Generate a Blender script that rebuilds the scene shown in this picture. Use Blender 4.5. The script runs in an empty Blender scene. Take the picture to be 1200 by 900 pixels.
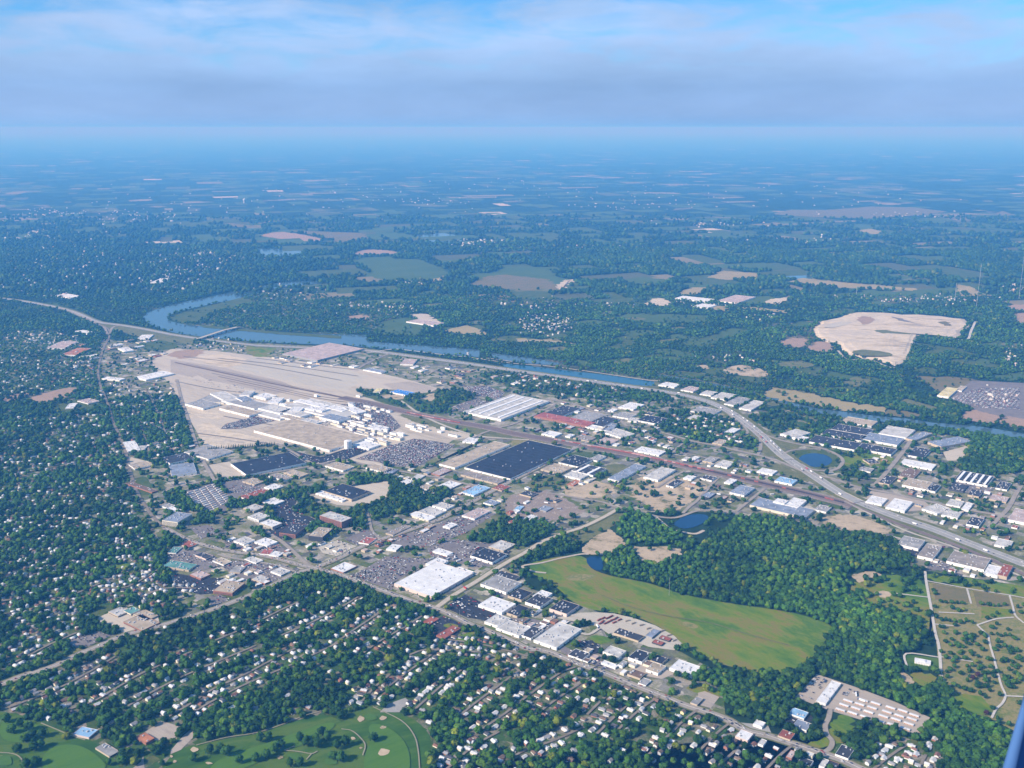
import bpy, math, random
import numpy as np
R = math.radians
random.seed(7); rng = np.random.default_rng(11)
S = bpy.context.scene
C = S.collection

# ------------------------------------------------------------------ camera
H = 1200.0                       # metres above the ground
FPX = 1167.0                     # focal length in pixels of the 1200 px wide photograph
PITCH = math.atan(300/FPX)       # horizon 300 px above the middle
cam = bpy.data.cameras.new('camera'); cam_o = bpy.data.objects.new('camera', cam); C.objects.link(cam_o)
cam.sensor_width = 36; cam.lens = 36*FPX/1200
cam.clip_start = .1; cam.clip_end = 400000
cam.dof.use_dof = True; cam.dof.focus_distance = 3000; cam.dof.aperture_fstop = 5.0
cam_o.location = (0, 0, H); cam_o.rotation_euler = (math.pi/2-PITCH, 0, 0)
S.camera = cam_o
# ------------------------------------------------------------------ sun, sky, exposure
SUN_EL, SUN_AZ = 34, 244         # azimuth clockwise from the view direction
sun = bpy.data.lights.new('sun', 'SUN'); sun.energy = 4.3; sun.angle = R(.53); sun.color = (1, .935, .83)
sun_o = bpy.data.objects.new('sun', sun); C.objects.link(sun_o); sun_o.location = (-800, -400, 2500)
sun_o.rotation_euler = (R(90-SUN_EL), 0, R(180-SUN_AZ))
SUN_DIR = (math.cos(R(SUN_EL))*math.sin(R(SUN_AZ)), math.cos(R(SUN_EL))*math.cos(R(SUN_AZ)), math.sin(R(SUN_EL)))
S.view_settings.view_transform = 'Standard'; S.view_settings.look = 'None'
S.view_settings.exposure = 0.74; S.view_settings.gamma = 1; S.view_settings.use_curve_mapping = False
S.render.filter_size = 2.5
S.cycles.use_denoising = True
S.cycles.max_bounces = 4; S.cycles.diffuse_bounces = 2; S.cycles.glossy_bounces = 2
S.cycles.volume_bounces = 1; S.cycles.transparent_max_bounces = 8

W = bpy.data.worlds.new('World'); S.world = W; W.use_nodes = True
nt = W.node_tree; nt.nodes.clear()
def N(tree, t, **k):
    n = tree.nodes.new(t)
    for a, b in k.items():
        if a in ('i',):
            for q, v in b.items(): n.inputs[q].default_value = v
        else: setattr(n, a, b)
    return n
def ramp(tree, stops, interp='LINEAR'):
    n = tree.nodes.new('ShaderNodeValToRGB'); e = n.color_ramp.elements; n.color_ramp.interpolation = interp
    while len(e) < len(stops): e.new(.5)
    for el, (p, c) in zip(e, stops):
        el.position = p; el.color = (*c, 1) if len(c) == 3 else c
    return n
sky = N(nt, 'ShaderNodeTexSky', sky_type='NISHITA', sun_disc=False)
sky.sun_elevation = R(SUN_EL); sky.sun_rotation = R(SUN_AZ); sky.altitude = 1200; sky.air_density = 1.0; sky.dust_density = .4; sky.ozone_density = 4
tc = N(nt, 'ShaderNodeTexCoord'); sep = N(nt, 'ShaderNodeSeparateXYZ')
nt.links.new(tc.outputs['Generated'], sep.inputs[0])
mp = N(nt, 'ShaderNodeMapping'); mp.inputs['Scale'].default_value = (2.6, 2.6, 11)
nt.links.new(tc.outputs['Generated'], mp.inputs[0])
n1 = N(nt, 'ShaderNodeTexNoise', i={'Scale': 3.4, 'Detail': 8, 'Roughness': .6, 'Distortion': .5})
nt.links.new(mp.outputs[0], n1.inputs['Vector'])
# cloud cover as a function of height above the horizon: a bank of altostratus low in the sky, breaking up above
cov = ramp(nt, [(0, (1.1,)*3), (.07, (1.0,)*3), (.13, (.76,)*3), (.20, (.68,)*3), (.24, (.58,)*3), (.28, (.36,)*3), (.40, (.25,)*3), (1, (.1,)*3)])
mz = N(nt, 'ShaderNodeMath', operation='MULTIPLY', i={1: 2.2})
nt.links.new(sep.outputs[2], mz.inputs[0]); nt.links.new(mz.outputs[0], cov.inputs[0])
ad = N(nt, 'ShaderNodeMath', operation='ADD'); nt.links.new(cov.outputs[0], ad.inputs[0]); nt.links.new(n1.outputs[0], ad.inputs[1])
mr = N(nt, 'ShaderNodeMapRange', interpolation_type='SMOOTHSTEP', i={1: .90, 2: 1.30})
nt.links.new(ad.outputs[0], mr.inputs[0])
ccol = ramp(nt, [(0, (0.709, 1.552, 3.036)), (0.012, (1.012, 1.754, 3.104)), (0.03, (1.161, 1.855, 3.137)), (0.05, (1.181, 1.889, 3.204)), (0.085, (1.147, 1.889, 3.204)), (0.12, (1.349, 2.125, 3.441)), (0.19, (1.653, 2.395, 3.71)), (0.27, (1.653, 2.395, 3.71))])
n2 = N(nt, 'ShaderNodeTexNoise', i={'Scale': 1.5, 'Detail': 5, 'Roughness': .6}); nt.links.new(mp.outputs[0], n2.inputs['Vector'])
nt.links.new(mz.outputs[0], ccol.inputs[0])
cmul = N(nt, 'ShaderNodeMapRange', i={1: .3, 2: .7, 3: .88, 4: 1.15}); nt.links.new(n2.outputs[0], cmul.inputs[0])
cm = N(nt, 'ShaderNodeVectorMath', operation='SCALE'); nt.links.new(ccol.outputs[0], cm.inputs[0]); nt.links.new(cmul.outputs[0], cm.inputs[3])
tint = N(nt, 'ShaderNodeMix', data_type='RGBA', blend_type='MULTIPLY', i={0: 1.0})
tz = ramp(nt, [(0, (.24, .46, .64)), (.30, (.24, .46, .64)), (.62, (.78, .92, .94)), (1, (.8, .94, .96))]); nt.links.new(mz.outputs[0], tz.inputs[0]); nt.links.new(tz.outputs[0], tint.inputs[7])   # deeper blue low down; unseen upper sky left brighter to lift the ambient fill
nt.links.new(sky.outputs[0], tint.inputs[6])
mix = N(nt, 'ShaderNodeMix', data_type='RGBA'); nt.links.new(mr.outputs[0], mix.inputs[0])
nt.links.new(tint.outputs[2], mix.inputs[6]); nt.links.new(cm.outputs[0], mix.inputs[7])
bg = N(nt, 'ShaderNodeBackground', i={1: .15}); nt.links.new(mix.outputs[2], bg.inputs[0])
wo = N(nt, 'ShaderNodeOutputWorld'); nt.links.new(bg.outputs[0], wo.inputs[0])

# ------------------------------------------------------------------ from a spot in the photograph to the ground it shows
def G(px, py, z=0.0):
    px = np.asarray(px, float); py = np.asarray(py, float)
    cp, sp = math.cos(PITCH), math.sin(PITCH)
    ry = (450-py)*sp + FPX*cp; rz = (450-py)*cp - FPX*sp
    t = (z-H)/rz
    return np.stack([(px-600)*t, ry*t], -1)
def P(x, y, z=0.0):              # back again
    cp, sp = math.cos(PITCH), math.sin(PITCH)
    d = y*cp - (z-H)*sp; u = y*sp + (z-H)*cp
    return 600 + FPX*np.asarray(x)/d, 450 - FPX*u/d
GRID = R(36)                     # the town's street grid
U = np.array([math.sin(GRID), math.cos(GRID)]); V = np.array([-math.cos(GRID), math.sin(GRID)])

def inpoly(x, y, poly):
    poly = np.asarray(poly, float); r = np.zeros(np.shape(x), bool); n = len(poly)
    for i in range(n):
        x1, y1 = poly[i]; x2, y2 = poly[(i+1) % n]
        if y1 == y2: continue
        c = ((y1 > y) != (y2 > y)) & (x < (x2-x1)*(y-y1)/(y2-y1)+x1)
        r ^= c
    return r
def dist_line(pts, line):        # pts (n,2), line (m,2)
    d = np.full(len(pts), 1e9)
    for a, b in zip(line[:-1], line[1:]):
        ab = b-a; L = (ab**2).sum()
        t = np.clip(((pts-a)@ab)/max(L, 1e-9), 0, 1)
        d = np.minimum(d, np.hypot(*(pts-a-t[:, None]*ab).T))
    return d

# ------------------------------------------------------------------ materials
MATS = {}
def new_mat(name):
    m = bpy.data.materials.new(name); m.use_nodes = True; t = m.node_tree
    b = t.nodes['Principled BSDF']; b.inputs['Roughness'].default_value = .95; b.inputs['Specular IOR Level'].default_value = .1
    return m, t, b
def coords(t, rot=0, scale=(1, 1, 1)):
    g = N(t, 'ShaderNodeNewGeometry'); m = N(t, 'ShaderNodeMapping', vector_type='TEXTURE')
    m.inputs['Rotation'].default_value = (0, 0, rot); m.inputs['Scale'].default_value = scale
    t.links.new(g.outputs['Position'], m.inputs[0]); return m.outputs[0]
def noise(t, v, size, detail=4, rough=.6):
    n = N(t, 'ShaderNodeTexNoise', i={'Scale': 1/size, 'Detail': detail, 'Roughness': rough}); t.links.new(v, n.inputs['Vector']); return n.outputs[0]
def mixc(t, f, a, b, mode='MIX'):
    m = N(t, 'ShaderNodeMix', data_type='RGBA', blend_type=mode)
    for s, v in ((0, f), (6, a), (7, b)):
        if isinstance(v, bpy.types.NodeSocket): t.links.new(v, m.inputs[s])
        else: m.inputs[s].default_value = v if not isinstance(v, tuple) or len(v) == 4 else (*v, 1)
    return m.outputs[2]
def ground_mat(name, stops, big=120, small=12, stretch=(1, 1, 1), rot=0, k=.5, detail=5):
    """soil, grass, paving: a broad and a fine noise pick from a ramp of real base colours"""
    if name in MATS: return MATS[name]
    m, t, b = new_mat(name); v = coords(t, rot, stretch)
    a = noise(t, v, big, detail); c = noise(t, v, small, 4, .7)
    mx = N(t, 'ShaderNodeMix', i={0: k}); t.links.new(a, mx.inputs[2]); t.links.new(c, mx.inputs[3])
    r = ramp(t, stops); t.links.new(mx.outputs[0], r.inputs[0]); t.links.new(r.outputs[0], b.inputs[0])
    MATS[name] = m; return m
def flat_mat(name, col, var=.25, size=9, rough=.9, spec=.1):
    if name in MATS: return MATS[name]
    m, t, b = new_mat(name); b.inputs['Roughness'].default_value = rough; b.inputs['Specular IOR Level'].default_value = spec
    v = coords(t); a = noise(t, v, size, 5, .65)
    r = ramp(t, [(.25, tuple(c*(1-var) for c in col)), (.75, tuple(min(1, c*(1+var)) for c in col))])
    t.links.new(a, r.inputs[0]); t.links.new(r.outputs[0], b.inputs[0]); MATS[name] = m; return m

# ------------------------------------------------------------------ mesh helpers
def mesh(name, verts, faces, mats):
    me = bpy.data.meshes.new(name); me.from_pydata([tuple(v) for v in verts], [], faces)
    for m in (mats if isinstance(mats, (list, tuple)) else [mats]): me.materials.append(m)
    return me
def link(name, me, parent=None, loc=(0, 0, 0), rz=0):
    o = bpy.data.objects.new(name, me); C.objects.link(o); o.location = loc; o.rotation_euler = (0, 0, rz)
    if parent: o.parent = parent
    return o
def structure(name, me, kind='structure'):
    o = link(name, me); o['kind'] = kind; return o
def raw_mesh(name, v, f, mat, tint=None, smooth=False):
    """numpy triangles -> mesh, with an optional per-point colour"""
    me = bpy.data.meshes.new(name); v = np.ascontiguousarray(v, np.float32); f = np.ascontiguousarray(f, np.int32)
    k = f.shape[1]
    me.vertices.add(len(v)); me.vertices.foreach_set('co', v.ravel())
    me.loops.add(f.size); me.loops.foreach_set('vertex_index', f.ravel())
    me.polygons.add(len(f)); me.polygons.foreach_set('loop_start', np.arange(0, f.size, k, dtype=np.int32))
    if tint is not None:
        a = me.attributes.new('tint', 'FLOAT_COLOR', 'POINT'); c = np.ones((len(v), 4), np.float32); c[:, :3] = tint; a.data.foreach_set('color', c.ravel())
    me.materials.append(mat); me.update(calc_edges=True); me.validate()
    return me
LAYER = {}
def sheet_z(layer):              # every flush sheet gets a height of its own, a little above the one below
    LAYER[layer] = LAYER.get(layer, 0)+1
    z0, st = {'zone': (.02, .01), 'field': (.12, .005), 'detail': (1.4, .005), 'road': (1.7, .004), 'mark': (2.2, .002)}[layer]; return z0+st*LAYER[layer]
NOTREE = []                      # polygons (px) with a tree density
def smooth_poly(p, n=2):
    p = np.asarray(p, float)
    for _ in range(n):
        q = np.roll(p, -1, 0); p = np.stack([p*.75+q*.25, p*.25+q*.75], 1).reshape(-1, 2)
    return p
def area(name, poly, mat, layer='field', dens=0.0, soft=0, jag=0):
    """a patch of ground, its outline given in photo pixels"""
    if dens is not None: NOTREE.append((poly, dens))
    p = smooth_poly(poly, soft) if soft else np.asarray(poly, float)
    g = G(p[:, 0], p[:, 1]); z = sheet_z(layer)
    if jag:
        out = []
        for a, b in zip(g, np.roll(g, -1, 0)):
            n = max(1, int(np.hypot(*(b-a))/(jag*1.5)))
            for i in range(n): out.append(a+(b-a)*i/n+(rng.normal(0, jag*.75, 2) if i else 0))
        g = np.array(out)
    me = mesh(name, [(x, y, z) for x, y in g], [list(range(len(g)))], mat)
    return structure(name, me)
ROADS = []
def ribbon(line, w, z):
    line = np.asarray(line, float); d = np.gradient(line, axis=0); d /= np.hypot(d[:, 0], d[:, 1])[:, None]+1e-9
    n = np.stack([-d[:, 1], d[:, 0]], 1)
    v = [(*p, z) for p in np.concatenate([line+n*w/2, line-n*w/2])]; k = len(line)
    return v, [(i, i+1, k+i+1, k+i) for i in range(k-1)]
def spline(p, n=4):
    p = np.asarray(p, float)
    if len(p) < 3: return p
    q = np.vstack([2*p[0]-p[1], p, 2*p[-1]-p[-2]]); out = []
    for i in range(1, len(q)-2):
        for t in np.linspace(0, 1, n, endpoint=False):
            a, b, c, d = q[i-1], q[i], q[i+1], q[i+2]
            out.append(.5*((2*b)+(-a+c)*t+(2*a-5*b+4*c-d)*t*t+(-a+3*b-3*c+d)*t**3))
    out.append(q[-2]); return np.array(out)
def road(name, pts, w, mat, layer='road', verge=None, clear=4, lines=None):
    g = spline(G(*np.asarray(pts, float).T))
    ROADS.append((g, w/2+clear))
    if verge:
        v, f = ribbon(g, w+verge[0]*2, sheet_z('detail')); structure('road_verge', mesh('road_verge', v, f, verge[1]))
    v, f = ribbon(g, w, sheet_z(layer)); o = structure(name, mesh(name, v, f, mat))
    for off, lw, m in (lines or []):
        d = np.gradient(g, axis=0); d /= np.hypot(d[:, 0], d[:, 1])[:, None]; n = np.stack([-d[:, 1], d[:, 0]], 1)
        v, f = ribbon(g+n*off, lw, sheet_z('mark')); structure('road_marking', mesh('road_marking', v, f, m))
    return g
# ------------------------------------------------------------------ ground materials
GRASS = [(.3, (.030, .062, .012)), (.45, (.050, .085, .018)), (.55, (.085, .105, .030)), (.68, (.060, .095, .022))]
m_meadow = ground_mat('meadow_grass', [(0.36, (0.0488, 0.1159, 0.0073)), (0.43, (0.0915, 0.1586, 0.0085)), (0.48, (0.1403, 0.1769, 0.011)), (0.52, (0.183, 0.1488, 0.0342)), (0.55, (0.1366, 0.1769, 0.011)), (0.6, (0.0634, 0.1342, 0.0073)), (0.66, (0.1281, 0.1708, 0.0146))], 150, 20, (2.2, 1, 1), R(-50), .22, 7)
m_golf = ground_mat('golf_turf', [(.36, (.028, .078, .006)), (.45, (.045, .105, .008)), (.53, (.080, .130, .014)), (.60, (.050, .108, .009))], 110, 18, (2.5, 1, 1), R(20), .3)
m_green = flat_mat('putting_green', (.062, .135, .018), .12, 8)
m_lawn = ground_mat('rough_lawn', GRASS, 60, 9)
m_dry = ground_mat('dry_grass', [(.34, (.08, .125, .02)), (.43, (.15, .16, .04)), (.50, (.25, .20, .085)), (.56, (.13, .155, .032)), (.62, (.26, .205, .10)), (.70, (.12, .145, .03))], 80, 11, k=.4)
m_brown = ground_mat('brown_turf', [(.3, (.11, .11, .04)), (.45, (.17, .135, .06)), (.56, (.135, .125, .05)), (.7, (.10, .115, .04))], 90, 10, k=.4)
m_sand = ground_mat('bare_sand', [(.36, (.07, .095, .03)), (.42, (.20, .17, .085)), (.47, (.36, .285, .19)), (.58, (.44, .35, .24)), (.72, (.50, .41, .29))], 60, 9, k=.3, detail=7)
m_soil = ground_mat('graded_soil', [(.30, (.13, .13, .06)), (.37, (.30, .25, .19)), (.44, (.45, .37, .26)), (.50, (.57, .48, .36)), (.55, (.40, .34, .26)), (.59, (.54, .46, .35)), (.64, (.28, .25, .22)), (.70, (.52, .45, .35))], 190, 30, (2.6, 1, 1), R(-15), .35, 8)
m_redsoil = ground_mat('red_soil', [(.3, (.17, .13, .08)), (.45, (.34, .235, .165)), (.6, (.27, .19, .13)), (.72, (.40, .31, .22))], 90, 20)
m_concrete = ground_mat('old_concrete', [(.28, (.19, .165, .135)), (.38, (.35, .30, .235)), (.47, (.44, .38, .30)), (.55, (.47, .41, .325)), (.62, (.36, .315, .25)), (.72, (.25, .22, .18))], 170, 14, (7, 1, 1), R(142), .38, 8)
m_pad = ground_mat('pale_concrete', [(.3, (.30, .27, .22)), (.45, (.41, .37, .305)), (.56, (.45, .41, .335)), (.7, (.34, .31, .255))], 110, 7, (5, 1, 1), R(142), .4, 7)
m_asph = ground_mat('worn_asphalt', [(.28, (.11, .10, .10)), (.5, (.175, .155, .15)), (.72, (.25, .22, .20))], 40, 5, k=.5)
m_black = ground_mat('fresh_asphalt', [(.3, (.026, .028, .036)), (.7, (.045, .047, .055))], 40, 7)
m_pink = ground_mat('pinkish_asphalt', [(.3, (.24, .205, .175)), (.45, (.34, .29, .24)), (.55, (.38, .325, .265)), (.7, (.28, .245, .205))], 90, 7, (5, 1, 1), R(142), .4, 7)
m_road = flat_mat('road_surface', (.29, .28, .26), .15, 30)
m_street = flat_mat('street_concrete', (.28, .245, .205), .2, 25); m_lane = flat_mat('side_street', (.20, .17, .135), .35, 18)
m_gravel = flat_mat('gravel_road', (.42, .365, .29), .18, 12)
m_cart = flat_mat('cart_path_surface', (.26, .24, .16), .15, 12); m_path = flat_mat('pale_path', (.46, .43, .38), .12, 9)
m_mark = flat_mat('road_paint', (.62, .61, .58), .1, 12)
m_verge = ground_mat('grass_verge', [(.3, (.06, .085, .025)), (.5, (.13, .135, .05)), (.7, (.20, .18, .09))], 40, 9)
m_ballast = ground_mat('rail_ballast', [(.3, (.15, .115, .10)), (.5, (.22, .175, .155)), (.7, (.29, .245, .22))], 90, 5, (6, 1, 1), R(140), .4)
m_rail = flat_mat('rusty_track', (.10, .06, .05), .3, 20)
m_farm = ground_mat('crop_green', [(.3, (.045, .085, .022)), (.7, (.085, .125, .035))], 200, 30, (3, 1, 1), R(30))
m_wheat = ground_mat('ripe_crop', [(.3, (.24, .20, .09)), (.7, (.36, .29, .15))], 200, 30, (3, 1, 1), R(30))
m_junk = ground_mat('scrap_yard_ground', [(.25, (.12, .11, .10)), (.4, (.30, .25, .20)), (.52, (.20, .15, .12)), (.62, (.46, .41, .36)), (.75, (.16, .15, .09))], 22, 5, k=.6)
def water_mat(name, col, rough=.12):
    m, t, b = new_mat(name); b.inputs['Base Color'].default_value = (*col, 1); b.inputs['Roughness'].default_value = rough
    b.inputs['Specular IOR Level'].default_value = .5; b.inputs['IOR'].default_value = 1.33
    bp = N(t, 'ShaderNodeBump', i={'Strength': .12, 'Distance': 1}); t.links.new(noise(t, coords(t), 9, 3), bp.inputs['Height']); t.links.new(bp.outputs[0], b.inputs['Normal'])
    return m
m_river = water_mat('river_water', (.06, .10, .12)); m_canal = water_mat('canal_water', (.014, .075, .125)); m_pond = water_mat('pond_water', (.004, .03, .085))

def patch_mat(name, cols, cell, rot, dirt, k=.5):
    """yards, drives, flat lots and scraps of lawn: a mosaic of plots laid out on the street grid"""
    m, t, b = new_mat(name); v = coords(t, rot)
    vo = N(t, 'ShaderNodeTexVoronoi', distance='CHEBYCHEV', i={'Scale': 1/cell, 'Randomness': .85}); t.links.new(v, vo.inputs['Vector'])
    s = N(t, 'ShaderNodeSeparateColor'); t.links.new(vo.outputs['Color'], s.inputs[0])
    r = ramp(t, [(i/len(cols), c) for i, c in enumerate(cols)], 'CONSTANT'); t.links.new(s.outputs[0], r.inputs[0])
    f = N(t, 'ShaderNodeMapRange', i={1: .42, 2: .62}); t.links.new(noise(t, v, dirt[0], 6, .7), f.inputs[0])
    x = mixc(t, f.outputs[0], r.outputs[0], dirt[1])
    g = N(t, 'ShaderNodeMapRange', i={1: .3, 2: .7, 3: .75, 4: 1.25}); t.links.new(noise(t, v, 6, 3), g.inputs[0])
    c = N(t, 'ShaderNodeVectorMath', operation='SCALE'); t.links.new(x, c.inputs[0]); t.links.new(g.outputs[0], c.inputs[3])
    t.links.new(c.outputs[0], b.inputs[0]); return m
m_indus = patch_mat('industrial_ground', [(.19, .18, .17), (.36, .32, .27), (.06, .10, .02), (.28, .245, .20), (.11, .108, .11), (.42, .38, .32), (.09, .12, .03), (.24, .22, .205), (.05, .09, .018), (.32, .285, .245), (.08, .08, .085)], 30, -GRID, (60, (.15, .155, .065)))
m_resid = patch_mat('garden_ground', [(.035, .080, .012), (.05, .10, .018), (.10, .11, .03), (.22, .19, .14), (.04, .09, .016), (.17, .15, .11), (.03, .075, .012), (.26, .22, .17), (.06, .105, .018)], 20, -GRID, (40, (.045, .08, .018)))
def far_mat():
    m, t, b = new_mat('open_country'); v = coords(t, R(-20), (1, 1, 1))
    vo = N(t, 'ShaderNodeTexVoronoi', distance='MANHATTAN', i={'Scale': 1/620, 'Randomness': .9}); t.links.new(v, vo.inputs['Vector'])
    s = N(t, 'ShaderNodeSeparateColor'); t.links.new(vo.outputs['Color'], s.inputs[0])
    W_ = (.014, .034, .012)
    r = ramp(t, [(0, W_), (.30, (.03, .06, .018)), (.42, W_), (.55, (.06, .10, .03)), (.66, (.022, .05, .016)), (.78, (.12, .13, .06)), (.84, W_), (.93, (.24, .20, .13))], 'CONSTANT')
    t.links.new(s.outputs[1], r.inputs[0])
    f = N(t, 'ShaderNodeMapRange', i={1: .44, 2: .53}); t.links.new(noise(t, v, 1500, 8, .62), f.inputs[0])
    x = mixc(t, f.outputs[0], r.outputs[0], W_)
    sp = N(t, 'ShaderNodeMapRange', i={1: .66, 2: .72}); t.links.new(noise(t, v, 170, 4, .6), sp.inputs[0])
    ck = N(t, 'ShaderNodeMapRange', i={1: .5, 2: .62}); t.links.new(noise(t, v, 4200, 3, .6), ck.inputs[0])
    sm = N(t, 'ShaderNodeMath', operation='MULTIPLY'); t.links.new(sp.outputs[0], sm.inputs[0]); t.links.new(ck.outputs[0], sm.inputs[1])
    x = mixc(t, sm.outputs[0], x, (.22, .21, .19))
    g = N(t, 'ShaderNodeMapRange', i={1: .3, 2: .7, 3: .55, 4: 1.45}); t.links.new(noise(t, v, 60, 4, .7), g.inputs[0])
    c = N(t, 'ShaderNodeVectorMath', operation='SCALE'); t.links.new(x, c.inputs[0]); t.links.new(g.outputs[0], c.inputs[3])
    t.links.new(c.outputs[0], b.inputs[0]); return m
m_far = far_mat()

# ------------------------------------------------------------------ the ground and the air over it
E = 260000.0
structure('ground', mesh('ground', [(-E, -3000, 0), (E, -3000, 0), (E, E, 0), (-E, E, 0)], [(0, 1, 2, 3)], m_far))
def haze():
    a, b, y0, y1, z0, z1 = -E-50, E+50, -3100, E+50, -1, H+110
    v = [(x, y, z) for z in (z0, z1) for x, y in ((a, y0), (b, y0), (b, y1), (a, y1))]
    f = [(3, 2, 1, 0), (4, 5, 6, 7), (0, 1, 5, 4), (1, 2, 6, 5), (2, 3, 7, 6), (3, 0, 4, 7)]
    m = bpy.data.materials.new('summer_haze'); m.use_nodes = True; t = m.node_tree; t.nodes.clear()
    p = N(t, 'ShaderNodeVolumePrincipled'); p.inputs['Color'].default_value = (.09, .375, .86, 1); p.inputs['Absorption Color'].default_value = (.77, .43, 0, 1)
    p.inputs['Density'].default_value = 6.3e-5; p.inputs['Anisotropy'].default_value = 0
    o = N(t, 'ShaderNodeOutputMaterial'); t.links.new(p.outputs[0], o.inputs['Volume'])
    structure('haze', mesh('haze', v, f, m), 'stuff')
haze()

# zones: (name, outline in photo pixels, material, tree density)
area('industrial_ground', [(108, 395), (180, 405), (300, 402), (430, 408), (560, 428), (700, 448), (830, 468), (880, 480), (1000, 490), (1060, 500), (1140, 515), (1220, 555), (1220, 690), (1080, 668), (960, 622), (900, 607), (830, 600), (720, 600), (600, 655), (622, 690), (690, 712), (800, 765), (845, 790), (850, 838), (760, 815), (640, 768), (510, 714), (400, 676), (360, 670), (300, 694), (215, 722), (190, 640), (150, 560), (130, 480)], m_indus, 'zone', .11)
area('town_ground', [(-60, 420), (110, 440), (125, 480), (150, 560), (185, 640), (210, 730), (300, 697), (360, 672), (400, 676), (510, 716), (640, 768), (760, 815), (870, 860), (1040, 915), (1120, 905), (1090, 845), (1040, 850), (970, 870), (960, 950), (-80, 950)], m_resid, 'zone', .60)
area('town_ground', [(-60, 380), (60, 385), (115, 410), (125, 470), (0, 470), (-60, 460)], m_resid, 'zone', .52)
area('town_ground', [(125, 470), (205, 462), (225, 500), (232, 540), (155, 550), (140, 510)], m_resid, 'zone', .66)
area('hamlet_ground', [(190, 385), (330, 345), (420, 350), (470, 372), (500, 385), (400, 392), (280, 384)], m_resid, 'zone', .72)
area('hamlet_ground', [(600, 432), (700, 446), (770, 455), (790, 470), (720, 470), (660, 465), (600, 455), (560, 440)], m_resid, 'zone', .56)
area('hamlet_ground', [(770, 486), (800, 480), (850, 490), (872, 500), (888, 515), (885, 528), (850, 522), (800, 515), (775, 505)], m_resid, 'zone', .55)
area('mill_ground', [(870, 490), (930, 475), (1000, 492), (1040, 500), (1000, 540), (1060, 560), (990, 560), (960, 525), (905, 505)], m_resid, 'zone', .4)
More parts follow.
